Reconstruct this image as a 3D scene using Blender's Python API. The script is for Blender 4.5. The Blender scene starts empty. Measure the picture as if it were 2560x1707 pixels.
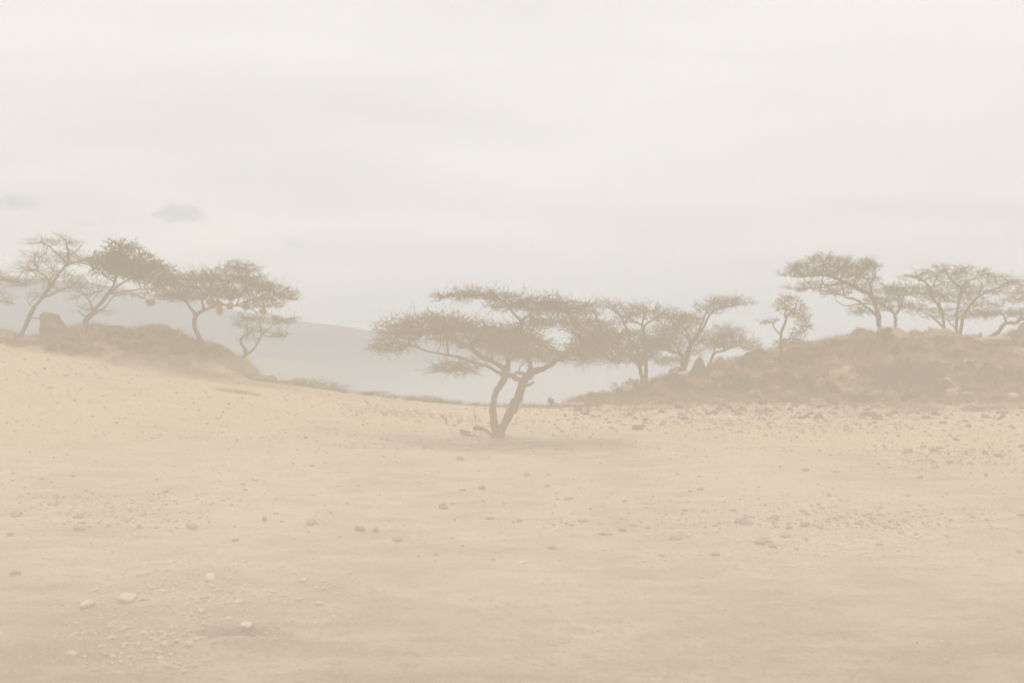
import bpy, math, random
import numpy as np
from mathutils import Vector

# ------------------------------------------------------------------ camera, sky, sun, exposure
SC = bpy.context.scene
COL = SC.collection
R = math.radians
RNG = np.random.default_rng(7)
random.seed(7)

FPX = 2745.0            # focal length in photo pixels (2560 wide)
EYE = 3.0
HOR = 880.0             # photo row of the horizon

cam = bpy.data.cameras.new('camera')
cam.sensor_width = 36.0
cam.lens = 36.0 * FPX / 2560.0
cam.shift_y = (HOR - 853.5) / 2560.0
cam.clip_start = 0.1
cam.clip_end = 60000
cam.dof.use_dof = True
cam.dof.focus_distance = 46.0
cam.dof.aperture_fstop = 1.6
camo = bpy.data.objects.new('camera', cam)
COL.objects.link(camo)
camo.location = (0, 0, EYE)
camo.rotation_euler = (R(90), 0, 0)
SC.camera = camo

SUN_EL, SUN_AZ = R(58), R(-20)      # sun a little beyond the trees, to the left
world = bpy.data.worlds.new('World')
SC.world = world
world.use_nodes = True
nt = world.node_tree
for n in list(nt.nodes): nt.nodes.remove(n)
wo = nt.nodes.new('ShaderNodeOutputWorld')
bg = nt.nodes.new('ShaderNodeBackground'); bg.inputs['Strength'].default_value = 0.1045
sky = nt.nodes.new('ShaderNodeTexSky'); sky.sky_type = 'NISHITA'; sky.sun_disc = False
sky.sun_elevation = SUN_EL; sky.sun_rotation = SUN_AZ; sky.dust_density = 3.0; sky.altitude = 1200
tc = nt.nodes.new('ShaderNodeTexCoord')
sep = nt.nodes.new('ShaderNodeSeparateXYZ')
nt.links.new(tc.outputs['Generated'], sep.inputs[0])
def wmath(op, a, b=None, clamp=False):
    m = nt.nodes.new('ShaderNodeMath'); m.operation = op; m.use_clamp = clamp
    for i, v in enumerate((a, b)):
        if v is None: continue
        if isinstance(v, (int, float)): m.inputs[i].default_value = v
        else: nt.links.new(v, m.inputs[i])
    return m.outputs[0]
def wmix(f, a, b):
    m = nt.nodes.new('ShaderNodeMix'); m.data_type = 'RGBA'
    for i, v in ((0, f), (6, a), (7, b)):
        if isinstance(v, (int, float)): m.inputs[i].default_value = v
        elif isinstance(v, tuple): m.inputs[i].default_value = (*v, 1)
        else: nt.links.new(v, m.inputs[i])
    return m.outputs[2]
zc = wmath('ADD', wmath('ABSOLUTE', sep.outputs[2]), 0.10)
cmb = nt.nodes.new('ShaderNodeCombineXYZ')
nt.links.new(wmath('DIVIDE', sep.outputs[0], zc), cmb.inputs[0])
nt.links.new(wmath('DIVIDE', sep.outputs[1], zc), cmb.inputs[1])
def wnoise(scale, detail, sx, sy, rot, lo, hi, off=0.0):
    mp = nt.nodes.new('ShaderNodeMapping'); mp.inputs['Scale'].default_value = (sx, sy, 1)
    mp.inputs['Rotation'].default_value = (0, 0, rot); mp.inputs['Location'].default_value = (off, off * .7, 0)
    nt.links.new(cmb.outputs[0], mp.inputs[0])
    n = nt.nodes.new('ShaderNodeTexNoise'); n.inputs['Scale'].default_value = scale; n.inputs['Detail'].default_value = detail
    n.inputs['Distortion'].default_value = 0.6
    nt.links.new(mp.outputs[0], n.inputs[0])
    mr = nt.nodes.new('ShaderNodeMapRange'); mr.inputs[1].default_value = lo; mr.inputs[2].default_value = hi
    nt.links.new(n.outputs[0], mr.inputs[0])
    return mr.outputs[0]
SKY_HI = (11.8, 11.4, 10.8)
SKY_LO = (8.5, 8.2, 8.1)
c1 = wnoise(0.55, 5, 0.55, 1.0, 0.25, 0.35, 0.68)
c2 = wnoise(1.6, 6, 0.45, 1.0, 0.1, 0.3, 0.7, 3.0)
cl = wmath('ADD', wmath('MULTIPLY', c1, 0.7), wmath('MULTIPLY', c2, 0.3), True)
cloud = wmix(cl, SKY_LO, SKY_HI)
# thin warm and lilac layers low over the horizon
el = nt.nodes.new('ShaderNodeMapRange'); el.inputs[1].default_value = 0.02; el.inputs[2].default_value = 0.17
el.inputs[3].default_value = 0.75; el.inputs[4].default_value = 0.0
nt.links.new(sep.outputs[2], el.inputs[0])
low = wmix(wnoise(2.2, 7, 0.5, 0.6, 0.0, 0.35, 0.65, 9.0), (10.5, 9.8, 9.3), (14.6, 13.0, 11.0))
cloud = wmix(el.outputs[0], cloud, low)
final = wmix(0.93, sky.outputs[0], cloud)
nt.links.new(final, bg.inputs[0])
nt.links.new(bg.outputs[0], wo.inputs[0])

sun = bpy.data.lights.new('sun', 'SUN'); sun.energy = 2.4; sun.angle = R(10); sun.color = (1, .95, .87)
suno = bpy.data.objects.new('sun', sun); COL.objects.link(suno)
d = Vector((math.sin(SUN_AZ) * math.cos(SUN_EL), math.cos(SUN_AZ) * math.cos(SUN_EL), math.sin(SUN_EL)))
suno.rotation_euler = d.to_track_quat('Z', 'Y').to_euler()
suno.location = (0, 0, 60)

SC.view_settings.view_transform = 'Standard'
SC.view_settings.look = 'None'
SC.view_settings.exposure = 0.0
SC.view_settings.gamma = 1.0
SC.view_settings.use_curve_mapping = False
SC.cycles.use_denoising = True
SC.cycles.denoising_prefilter = 'ACCURATE'
SC.cycles.use_adaptive_sampling = False
SC.cycles.volume_bounces = 4
SC.cycles.max_bounces = 6
SC.cycles.diffuse_bounces = 2
SC.cycles.glossy_bounces = 2
SC.cycles.transparent_max_bounces = 8

# ------------------------------------------------------------------ helpers
def P(u, v, d):
    """point in the place seen at photo pixel (u, v) and standing d metres ahead"""
    return np.array([(u - 1280.0) / FPX * d, d, EYE + (HOR - v) / FPX * d])

def tag(o, label=None, cat=None, group=None, kind=None):
    if label: o['label'] = label
    if cat: o['category'] = cat
    if group: o['group'] = group
    if kind: o['kind'] = kind
    return o

def hash3(ix, iy, s):
    n = (ix * 374761393 + iy * 668265263 + s * 1442695041) & 0xffffffff
    n = ((n ^ (n >> 13)) * 1274126177) & 0xffffffff
    return ((n ^ (n >> 16)) & 0xffff) / 65535.0

def vnoise(x, y, s=0):
    x = np.asarray(x, float); y = np.asarray(y, float)
    ix = np.floor(x).astype(np.int64); iy = np.floor(y).astype(np.int64)
    fx = x - ix; fy = y - iy
    fx = fx * fx * (3 - 2 * fx); fy = fy * fy * (3 - 2 * fy)
    a = hash3(ix, iy, s); b = hash3(ix + 1, iy, s); c = hash3(ix, iy + 1, s); e = hash3(ix + 1, iy + 1, s)
    return (a * (1 - fx) + b * fx) * (1 - fy) + (c * (1 - fx) + e * fx) * fy - 0.5

def fbm(x, y, s=0, o=4):
    t = 0; a = 1.0
    for i in range(o):
        t = t + a * vnoise(x * 2 ** i + 17.3 * i, y * 2 ** i - 9.1 * i, s + i); a *= .5
    return t

def sst(x, a, b):
    t = np.clip((x - a) / (b - a), 0, 1)
    return t * t * (3 - 2 * t)

# --- terrain: plateau above a lake, rising to the left, with a rocky mound on each side
_tilt = [(-60, 4.3), (-28, 3.44), (-18.6, 2.0), (-12.7, 1.30), (-9.2, .72), (-6.1, .42), (-3, .17), (-.9, .04), (2, 0), (60, 0.0)]
_Lr = [(-500, 790), (-200, 815), (0, 838), (40, 848), (90, 856), (105, 850), (160, 832), (200, 822), (260, 819), (330, 826), (380, 828), (408, 833),
       (426, 846), (470, 858), (513, 864), (546, 879), (569, 889), (576, 903), (609, 908), (635, 934), (660, 949), (690, 958), (722, 966), (760, 975)]
_Rr = [(1380, 1016), (1430, 1003), (1450, 999), (1520, 988), (1560, 978), (1600, 972), (1640, 958), (1690, 940), (1760, 930), (1800, 910),
       (1850, 903), (1875, 893), (1910, 885), (1950, 880), (2010, 874), (2060, 860), (2100, 850), (2190, 843), (2270, 845), (2300, 846), (2340, 836),
       (2390, 843), (2430, 851), (2470, 848), (2520, 836), (2560, 826), (2700, 818), (3400, 800)]
def _tab(t): a = np.array(t, float); return a[:, 0], a[:, 1]
LX = (_tab(_Lr)[0] - 1280) / FPX * 64.0; LZ = EYE + (HOR - _tab(_Lr)[1]) / FPX * 64.0
def ridge_d(u): return 64 + 12 * sst(u, 1440, 1800)
_ru, _rv = _tab(_Rr); _rd = ridge_d(_ru)
RX = (_ru - 1280) / FPX * _rd; RZ = EYE + (HOR - _rv) / FPX * _rd; RD = _rd

def mounds(x, y):
    """height added by the two rocky mounds (left, right)"""
    base = np.interp(x, *_tab(_tilt))
    wob = 1.6 * fbm(x * .35, y * .12, 71, 3)
    hl = np.maximum(np.interp(x, LX, LZ) - base, 0) * (x < LX[-1])
    cl_ = 64.0
    fl = np.where(y < cl_, sst(y, cl_ - 6.5, cl_ - .3), 1)
    hr = np.maximum(np.interp(x, RX, RZ), 0) * (x > RX[0])
    cr = np.interp(x, RX, RD)
    w = 3.0 + np.clip(cr - 64, 0, 12) * (.98 + .38 * fbm(x * .13, x * 0, 73, 2))
    t = np.clip((y + wob - (cr - w)) / w, 0, 1)
    t = np.where(y > cr - .8, np.maximum(t, 1 - np.clip(cr - y, 0, 1) * .05), t)
    fr = np.where(y < cr, t ** 1.6 * (1.9 - .9 * t), 1)
    return hl * fl, hr * fr

def ground_h(x, y, detail=True):
    x = np.asarray(x, float); y = np.asarray(y, float)
    base = np.interp(x, *_tab(_tilt)) * sst(y, 10, 61)
    hl, hr = mounds(x, y)
    h = base + hl + hr
    edge = np.where(x > RX[0], np.interp(x, RX, RD) + .6, 61.3 + 3.5 * sst(-x, 12.5, 15.5))
    k = y - edge
    drop = np.where(k > 0, .22 * k ** 1.35, 0)
    pl = sst(y, -4, 8)
    if detail:
        m = np.clip(hl + hr, 0, 1.5)
        near = 1 - sst(y, 90, 130)
        h = h + near * (.10 * fbm(x * .12, y * .12, 3, 3) + .035 * fbm(x * .9, y * .9, 5, 3))
        h = h + near * m * (.42 * fbm(x * .5, y * .5, 11, 4) + .30 * np.maximum(fbm(x * .9, y * .9, 19, 3) - .1, 0) + .14 * np.abs(fbm(x * 2.1, y * 2.1, 15, 3)) )
        # wind-blown and wheel-pressed ridges in the bare foreground
        s = y - (15.2 + .12 * x + .7 * fbm(x * .3, y * .1, 31, 2))
        h = h + .16 * np.exp(-(s / 1.0) ** 2) * sst(-x, -1.5, 4)
        h = h - .75 * np.exp(-((x + 2.83 + .15 * np.sin(y * 7)) / .33) ** 4 - ((y - 11.6) / .36) ** 4)
        h = h + .10 * np.exp(-((x + 2.9) / .7) ** 2 - ((y - 11.15) / .14) ** 2)
        fg = 1 - sst(y, 16, 30)
        h = h + fg * (.035 * fbm(x * 3.0, y * 3.0, 51, 3) + .02 * np.abs(fbm(x * 7, y * 7, 55, 2)))
        cl2 = sst(fbm(x * .5, y * .4, 61, 2), .05, .4) * sst(-x, -.5, 1.5)
        h = h + fg * cl2 * .05 * np.abs(fbm(x * 5, y * 4, 63, 3))
        h = h + .07 * np.exp(-((x + 2.3) / 1.4) ** 2 - ((y - 11.0) / .22) ** 2)
        h = h - .06 * np.exp(-((y - (12.7 + .25 * np.sin(x * 1.3))) / .22) ** 2) * np.exp(-((x + .6) / 1.5) ** 2)
        h = h + near * .018 * fbm(x * .8, y * 1.7, 41, 4)
        h = h + .10 * np.exp(-((x + .6) / 2.4) ** 2 - ((y - 37.0) / 1.6) ** 2)
    return np.maximum(h - drop, -36.0 + 2 * fbm(x * .002, y * .002, 2, 2))

def gz(x, y): return float(ground_h(np.array([x]), np.array([y]))[0])

def hit(u, v, lo=8.0, hi=80.0):
    """first ground point along the sight line through photo pixel (u, v)"""
    ds = np.arange(lo, hi, .1)
    x = (u - 1280) / FPX * ds; z = EYE + (HOR - v) / FPX * ds
    g = ground_h(x, ds)
    k = np.nonzero(g >= z)[0]
    i = k[0] if len(k) else len(ds) - 1
    return np.array([x[i], ds[i], g[i]])

# --- mesh builder on numpy arrays
class MB:
    def __init__(s): s.V = []; s.F = []; s.M = []; s.S = []; s.n = 0
    def add(s, V, F, m=0, smooth=True):
        V = np.asarray(V, np.float32).reshape(-1, 3); F = np.asarray(F, np.int32)
        if not len(F): return
        s.V.append(V); s.F.append(F + s.n); s.n += len(V)
        s.M.append(np.full(len(F), m, np.int32)); s.S.append(np.full(len(F), smooth))
    def mesh(s, name, mats, origin=(0, 0, 0)):
        me = bpy.data.meshes.new(name)
        V = np.concatenate(s.V) - np.array(origin, np.float32)
        tot = [np.full(len(f), f.shape[1], np.int32) for f in s.F]
        tot = np.concatenate(tot); loops = np.concatenate([f.ravel() for f in s.F])
        me.vertices.add(len(V)); me.vertices.foreach_set('co', V.ravel())
        me.loops.add(len(loops)); me.loops.foreach_set('vertex_index', loops)
        st = np.zeros(len(tot), np.int32); st[1:] = np.cumsum(tot)[:-1]
        me.polygons.add(len(tot)); me.polygons.foreach_set('loop_start', st); me.polygons.foreach_set('loop_total', tot)
        for m in mats: me.materials.append(m)
        me.polygons.foreach_set('material_index', np.concatenate(s.M))
        me.polygons.foreach_set('use_smooth', np.concatenate(s.S))
        me.update(calc_edges=True)
        me.validate()
        return me
    def obj(s, name, mats, parent=None, origin=(0, 0, 0)):
        o = bpy.data.objects.new(name, s.mesh(name, mats, origin))
        COL.objects.link(o)
        if parent is not None: o.parent = parent
        else: o.location = origin
        return o

def unit(v): return v / np.maximum(np.linalg.norm(v, axis=-1, keepdims=True), 1e-9)

def prisms(mb, A, B, ra, rb, n=3, m=0):
    """many tapered rods at once"""
    A = np.asarray(A, float); B = np.asarray(B, float); k = len(A)
    if k == 0: return
    T = unit(B - A)
    up = np.where(np.abs(T[:, 2:3]) > .9, np.array([[1., 0, 0]]), np.array([[0, 0, 1.]]))
    U = unit(np.cross(T, up)); W = np.cross(T, U)
    ph = RNG.uniform(0, 6.28, (k, 1)); an = ph + np.arange(n)[None] * 2 * math.pi / n
    dirs = np.cos(an)[..., None] * U[:, None] + np.sin(an)[..., None] * W[:, None]
    ra = np.broadcast_to(np.asarray(ra, float), (k,)); rb = np.broadcast_to(np.asarray(rb, float), (k,))
    V = np.concatenate([A[:, None] + dirs * ra[:, None, None], B[:, None] + dirs * rb[:, None, None]], 1)
    i = np.arange(n); j = (i + 1) % n
    q = np.stack([i, j, j + n, i + n], 1)
    F = (q[None] + (np.arange(k) * 2 * n)[:, None, None]).reshape(-1, 4)
    mb.add(V.reshape(-1, 3), F, m)

def tube(mb, pts, rad, n=9, m=0, lump=.12):
    pts = np.asarray(pts, float); rad = np.asarray(rad, float); k = len(pts)
    T = unit(np.gradient(pts, axis=0))
    u = np.cross(T[0], [0.3, 1, .1]); u /= np.linalg.norm(u)
    rings = []
    for i in range(k):
        u = u - T[i] * np.dot(u, T[i]); u /= np.linalg.norm(u); w = np.cross(T[i], u)
        a = np.arange(n) * 2 * math.pi / n
        r = rad[i] * (1 + lump * RNG.uniform(-1, 1, n) + lump * np.sin(a * 2 + i * .4))
        rings.append(pts[i] + (np.cos(a) * r)[:, None] * u + (np.sin(a) * r)[:, None] * w)
    V = np.concatenate(rings + [pts[:1], pts[-1:]])
    i = np.arange(n); j = (i + 1) % n
    F = np.concatenate([np.stack([i + n * s_, j + n * s_, j + n * (s_ + 1), i + n * (s_ + 1)], 1) for s_ in range(k - 1)])
    mb.add(V, F, m)
    e = k * n
    Fc = np.concatenate([np.stack([j, i, np.full(n, e)], 1), np.stack([i + n * (k - 1), j + n * (k - 1), np.full(n, e + 1)], 1)])
    s_ = mb.n - len(V)
    mb.F.append((Fc + s_).astype(np.int32)); mb.M.append(np.full(len(Fc), m, np.int32)); mb.S.append(np.full(len(Fc), True))

def smooth_line(p, sub=5):
    p = np.asarray(p, float)
    q = np.concatenate([[2 * p[0] - p[1]], p, [2 * p[-1] - p[-2]]]); out = []
    for i in range(1, len(q) - 2):
        for t in np.arange(sub) / sub:
            out.append(.5 * ((2 * q[i]) + (-q[i - 1] + q[i + 1]) * t + (2 * q[i - 1] - 5 * q[i] + 4 * q[i + 1] - q[i + 2]) * t * t
                             + (-q[i - 1] + 3 * q[i] - 3 * q[i + 1] + q[i + 2]) * t ** 3))
    out.append(p[-1])
    return np.array(out)

def leaves(mb, C, size, m=0, asp=.45, flat=.0):
    """small leaf-spray quads centred on C"""
    k = len(C)
    if k == 0: return
    a = RNG.normal(size=(k, 3)); a[:, 2] *= (1 - flat); a = unit(a)
    b = RNG.normal(size=(k, 3)); b = unit(np.cross(a, b))
    s = (size * RNG.uniform(.6, 1.4, (k, 1)))
    a = a * s; b = b * s * asp
    V = np.stack([C - a, C - b * .9, C + a, C + b], 1).reshape(-1, 3)
    F = np.arange(k * 4).reshape(k, 4)
    mb.add(V, F, m, False)

# ------------------------------------------------------------------ materials
def mat(name, stops, scale=3.0, detail=6.0, rough=.9, bump=0.0, bscale=None, dist=.02, coord='Object', stretch=None, rnd=0.0, spec=.15):
    m = bpy.data.materials.new(name); m.use_nodes = True; t = m.node_tree
    b = t.nodes['Principled BSDF']; b.inputs['Roughness'].default_value = rough
    b.inputs['Specular IOR Level'].default_value = spec
    c = t.nodes.new('ShaderNodeTexCoord'); mp = t.nodes.new('ShaderNodeMapping')
    if stretch: mp.inputs['Scale'].default_value = stretch
    t.links.new(c.outputs[coord], mp.inputs[0])
    n = t.nodes.new('ShaderNodeTexNoise'); n.inputs['Scale'].default_value = scale; n.inputs['Detail'].default_value = detail
    n.inputs['Roughness'].default_value = .62
    t.links.new(mp.outputs[0], n.inputs[0])
    r = t.nodes.new('ShaderNodeValToRGB')
    el_ = r.color_ramp.elements
    el_[0].position, el_[0].color = stops[0][0], (*stops[0][1], 1)
    el_[1].position, el_[1].color = stops[-1][0], (*stops[-1][1], 1)
    for p_, c_ in stops[1:-1]:
        e = el_.new(p_); e.color = (*c_, 1)
    t.links.new(n.outputs[0], r.inputs[0]); out = r.outputs[0]
    if rnd:
        oi = t.nodes.new('ShaderNodeObjectInfo'); hs = t.nodes.new('ShaderNodeHueSaturation')
        mr = t.nodes.new('ShaderNodeMapRange'); mr.inputs[3].default_value = 1 - rnd; mr.inputs[4].default_value = 1 + rnd
        t.links.new(oi.outputs['Random'], mr.inputs[0]); t.links.new(mr.outputs[0], hs.inputs['Value'])
        t.links.new(out, hs.inputs['Color']); out = hs.outputs[0]
    t.links.new(out, b.inputs['Base Color'])
    if bump:
        n2 = t.nodes.new('ShaderNodeTexNoise'); n2.inputs['Scale'].default_value = bscale or scale * 4; n2.inputs['Detail'].default_value = 8
        t.links.new(mp.outputs[0], n2.inputs[0])
        bp = t.nodes.new('ShaderNodeBump'); bp.inputs['Strength'].default_value = bump; bp.inputs['Distance'].default_value = dist
        t.links.new(n2.outputs[0], bp.inputs['Height']); t.links.new(bp.outputs[0], b.inputs['Normal'])
    return m

M_bark = mat('bark', [(.3, (.06, .045, .035)), (.7, (.15, .12, .095))], 3, stretch=(1, 1, .35), bump=.8, bscale=9, dist=.03)
M_twig = mat('twig', [(.3, (.08, .06, .048)), (.7, (.15, .115, .09))], 2)
M_drytwig = mat('dry_twig', [(.3, (.12, .082, .065)), (.7, (.22, .16, .125))], 2)
M_leaf = mat('acacia_leaf', [(.3, (.042, .054, .012)), (.55, (.08, .085, .02)), (.75, (.15, .125, .05))], 1.3)
M_leafg = mat('green_leaf', [(.3, (.05, .08, .018)), (.7, (.11, .14, .035))], 1.5)
M_leafgg = mat('grey_green_leaf', [(.3, (.035, .055, .032)), (.7, (.07, .09, .05))], 1.5)
M_leafr = mat('dry_red_leaf', [(.3, (.17, .09, .055)), (.7, (.28, .16, .10))], 2)
M_leafo = mat('dry_ochre_leaf', [(.3, (.15, .105, .05)), (.7, (.25, .175, .09))], 2)
M_straw = mat('straw', [(.3, (.20, .135, .075)), (.5, (.30, .205, .12)), (.75, (.42, .31, .19))], .6)
M_nest = mat('nest_straw', [(.3, (.50, .38, .21)), (.7, (.75, .60, .38))], 14, bump=.6, bscale=40)
M_rock = mat('dark_rock', [(.3, (.09, .075, .062)), (.55, (.155, .13, .11)), (.8, (.25, .21, .175))], 2.2, bump=.7, bscale=7, dist=.05, rnd=.3)
M_palerock = mat('pale_rock', [(.3, (.55, .48, .38)), (.7, (.75, .67, .56))], 3, bump=.6, bscale=10, dist=.03, rnd=.18)
M_greyrock = mat('grey_rock', [(.3, (.20, .17, .14)), (.7, (.33, .28, .23))], 3, bump=.7, bscale=9, dist=.04, rnd=.2)
M_whiterock = mat('white_rock', [(.3, (.6, .55, .5)), (.7, (.8, .76, .7))], 4, bump=.4)
M_midrock = mat('brown_rock', [(.3, (.27, .225, .175)), (.7, (.42, .355, .28))], 3, bump=.6, bscale=9, dist=.04, rnd=.25)
M_termite = mat('termite_earth', [(.3, (.07, .058, .05)), (.7, (.13, .105, .09))], 3, bump=.8, bscale=9, dist=.08)

def ground_material():
    m = bpy.data.materials.new('dusty_ground'); m.use_nodes = True; t = m.node_tree
    b = t.nodes['Principled BSDF']; b.inputs['Roughness'].default_value = .95; b.inputs['Specular IOR Level'].default_value = .1
    c = t.nodes.new('ShaderNodeTexCoord')
    def noise(scale, detail=6, st=(1, 1, 1), loc=(0, 0, 0), lo=.4, hi=.6, rough=.6):
        mp = t.nodes.new('ShaderNodeMapping'); mp.inputs['Scale'].default_value = st; mp.inputs['Location'].default_value = loc
        t.links.new(c.outputs['Object'], mp.inputs[0])
        n = t.nodes.new('ShaderNodeTexNoise'); n.inputs['Scale'].default_value = scale; n.inputs['Detail'].default_value = detail
        n.inputs['Roughness'].default_value = rough
        t.links.new(mp.outputs[0], n.inputs[0])
        r = t.nodes.new('ShaderNodeMapRange'); r.inputs[1].default_value = lo; r.inputs[2].default_value = hi
        t.links.new(n.outputs[0], r.inputs[0]); return r.outputs[0]
    def mix(f, a, b_):
        x = t.nodes.new('ShaderNodeMix'); x.data_type = 'RGBA'
        for i, v in ((0, f), (6, a), (7, b_)):
            if isinstance(v, (int, float)): x.inputs[i].default_value = v
            elif isinstance(v, tuple): x.inputs[i].default_value = (*v, 1)
            else: t.links.new(v, x.inputs[i])
        return x.outputs[2]
    def mul(a, b_):
        x = t.nodes.new('ShaderNodeMath'); x.operation = 'MULTIPLY'; x.use_clamp = True
        for i, v in enumerate((a, b_)):
            if isinstance(v, (int, float)): x.inputs[i].default_value = v
            else: t.links.new(v, x.inputs[i])
        return x.outputs[0]
    at = t.nodes.new('ShaderNodeAttribute'); at.attribute_name = 'cover'
    sp = t.nodes.new('ShaderNodeSeparateColor'); t.links.new(at.outputs[0], sp.inputs[0])
    col = mix(noise(.25, 7, (1, .5, 1)), (.26, .21, .16), (.425, .355, .28))
    col = mix(mul(noise(.9, 9, (.6, 1.3, 1), lo=.42, hi=.60, rough=.72), .75), col, (.52, .445, .355))
    col = mix(mul(noise(2.6, 9, (.7, 1.2, 1), (5, 2, 0), .50, .62, .75), .75), col, (.27, .215, .165))
    col = mix(mul(sp.outputs[1], noise(.35, 7, (.5, 1.2, 1), (9, 4, 0), .36, .56)), col, (.42, .335, .215))      # straw turf
    col = mix(mul(noise(14, 6, (1, 1, 1), (1, 2, 0), .52, .64), .75), col, (.27, .215, .165))
    col = mix(mul(noise(38, 4, (1, 1, 1), (1, 7, 0), .52, .64), .55), col, (.58, .5, .4))
    scrub = mix(noise(1.6, 8, lo=.35, hi=.65), (.16, .105, .07), (.43, .315, .215))
    col = mix(sp.outputs[0], col, scrub)
    t.links.new(col, b.inputs['Base Color'])
    n2 = t.nodes.new('ShaderNodeTexNoise'); n2.inputs['Scale'].default_value = 5; n2.inputs['Detail'].default_value = 11; n2.inputs['Roughness'].default_value = .7
    t.links.new(c.outputs['Object'], n2.inputs[0])
    bp = t.nodes.new('ShaderNodeBump'); bp.inputs['Strength'].default_value = .9; bp.inputs['Distance'].default_value = .06
    t.links.new(n2.outputs[0], bp.inputs['Height']); t.links.new(bp.outputs[0], b.inputs['Normal'])
    return m

# ------------------------------------------------------------------ the ground
xs = np.concatenate([-np.geomspace(45, 9000, 42)[::-1], np.arange(-44.8, -7, .16), np.arange(-7, 7, .07), np.arange(7, 45, .16), np.geomspace(45, 9000, 42)])
ys = np.concatenate([-np.geomspace(30, 400, 8)[::-1], np.arange(-28, 8, 2.0), np.arange(8, 24, .09), np.arange(24, 90, .17), np.arange(90, 140, 1.2), np.geomspace(142, 9200, 40)])
X, Y = np.meshgrid(xs, ys)
Z = ground_h(X, Y)
nx, ny = len(xs), len(ys)
V = np.stack([X, Y, Z], -1).reshape(-1, 3)
a = (np.arange(ny - 1)[:, None] * nx + np.arange(nx - 1)[None]).ravel()
g = MB(); g.add(V, np.stack([a, a + 1, a + nx + 1, a + nx], 1))
ground = g.obj('ground', [ground_material()])
tag(ground, 'bare dusty plain with straw coloured turf between two scrubby mounds', kind='structure')
hl, hr = mounds(X, Y)
f = sst(hl + hr + 1.1 * fbm(X * .5, Y * .3, 77, 5) + .8 * sst(Y - 14 * fbm(X * .14, Y * .1 + 3, 83, 3), 46, 68) * sst(X, 4, 9), .15, 1.5)
behind = sst(Y - np.where(X > RX[0], np.interp(X, RX, RD), 61.5), 1, 6)
f = np.maximum(f, behind * .8)
turf = sst(Y, 24, 36) * sst(fbm(X * .05, Y * .07, 91, 3) + .25 * sst(Y, 30, 50) + .15 * sst(-X, -6, 14), -.15, .25)
turf = np.maximum(turf * (1 - .8 * np.exp(-((X + .3) / 5.5) ** 2 - ((Y - 36) / 3.2) ** 2)), 0)
colr = np.zeros((nx * ny, 4), np.float32); colr[:, 0] = f.ravel(); colr[:, 1] = turf.ravel(); colr[:, 3] = 1
ca = ground.data.color_attributes.new('cover', 'FLOAT_COLOR', 'POINT'); ca.data.foreach_set('color', colr.ravel())

# ------------------------------------------------------------------ lake and far hills
LAKE_Z = -30.0
wm = bpy.data.materials.new('lake_water'); wm.use_nodes = True; t = wm.node_tree
b = t.nodes['Principled BSDF']; b.inputs['Base Color'].default_value = (.10, .12, .14, 1); b.inputs['Roughness'].default_value = .1; b.inputs['IOR'].default_value = 1.33
n = t.nodes.new('ShaderNodeTexNoise'); n.inputs['Scale'].default_value = .12; n.inputs['Detail'].default_value = 6
mp = t.nodes.new('ShaderNodeMapping'); mp.inputs['Scale'].default_value = (1, .35, 1); cc = t.nodes.new('ShaderNodeTexCoord')
t.links.new(cc.outputs['Object'], mp.inputs[0]); t.links.new(mp.outputs[0], n.inputs[0])
bp = t.nodes.new('ShaderNodeBump'); bp.inputs['Strength'].default_value = .3; bp.inputs['Distance'].default_value = .8
t.links.new(n.outputs[0], bp.inputs['Height']); t.links.new(bp.outputs[0], b.inputs['Normal'])
w = MB(); w.add([(-9000, 85, LAKE_Z), (9000, 85, LAKE_Z), (9000, 6500, LAKE_Z), (-9000, 6500, LAKE_Z)], [(0, 1, 2, 3)])
tag(w.obj('lake', [wm]), 'pale grey lake lying beyond the edge of the plain', kind='structure')

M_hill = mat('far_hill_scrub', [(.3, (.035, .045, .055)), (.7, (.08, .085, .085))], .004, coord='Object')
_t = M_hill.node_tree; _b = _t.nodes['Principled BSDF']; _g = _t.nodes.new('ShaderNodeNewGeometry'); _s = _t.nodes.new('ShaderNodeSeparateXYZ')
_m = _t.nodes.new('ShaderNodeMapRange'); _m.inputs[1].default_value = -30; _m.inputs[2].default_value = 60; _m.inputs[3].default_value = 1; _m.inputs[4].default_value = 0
_x = _t.nodes.new('ShaderNodeMix'); _x.data_type = 'RGBA'; _x.inputs[7].default_value = (.15, .15, .14, 1)      # paler foot: haze fading the lower slopes, put into the colour
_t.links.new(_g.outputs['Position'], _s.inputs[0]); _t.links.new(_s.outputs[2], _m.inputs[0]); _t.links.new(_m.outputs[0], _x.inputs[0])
_t.links.new(_b.inputs['Base Color'].links[0].from_socket, _x.inputs[6]); _t.links.new(_x.outputs[2], _b.inputs['Base Color'])
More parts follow.
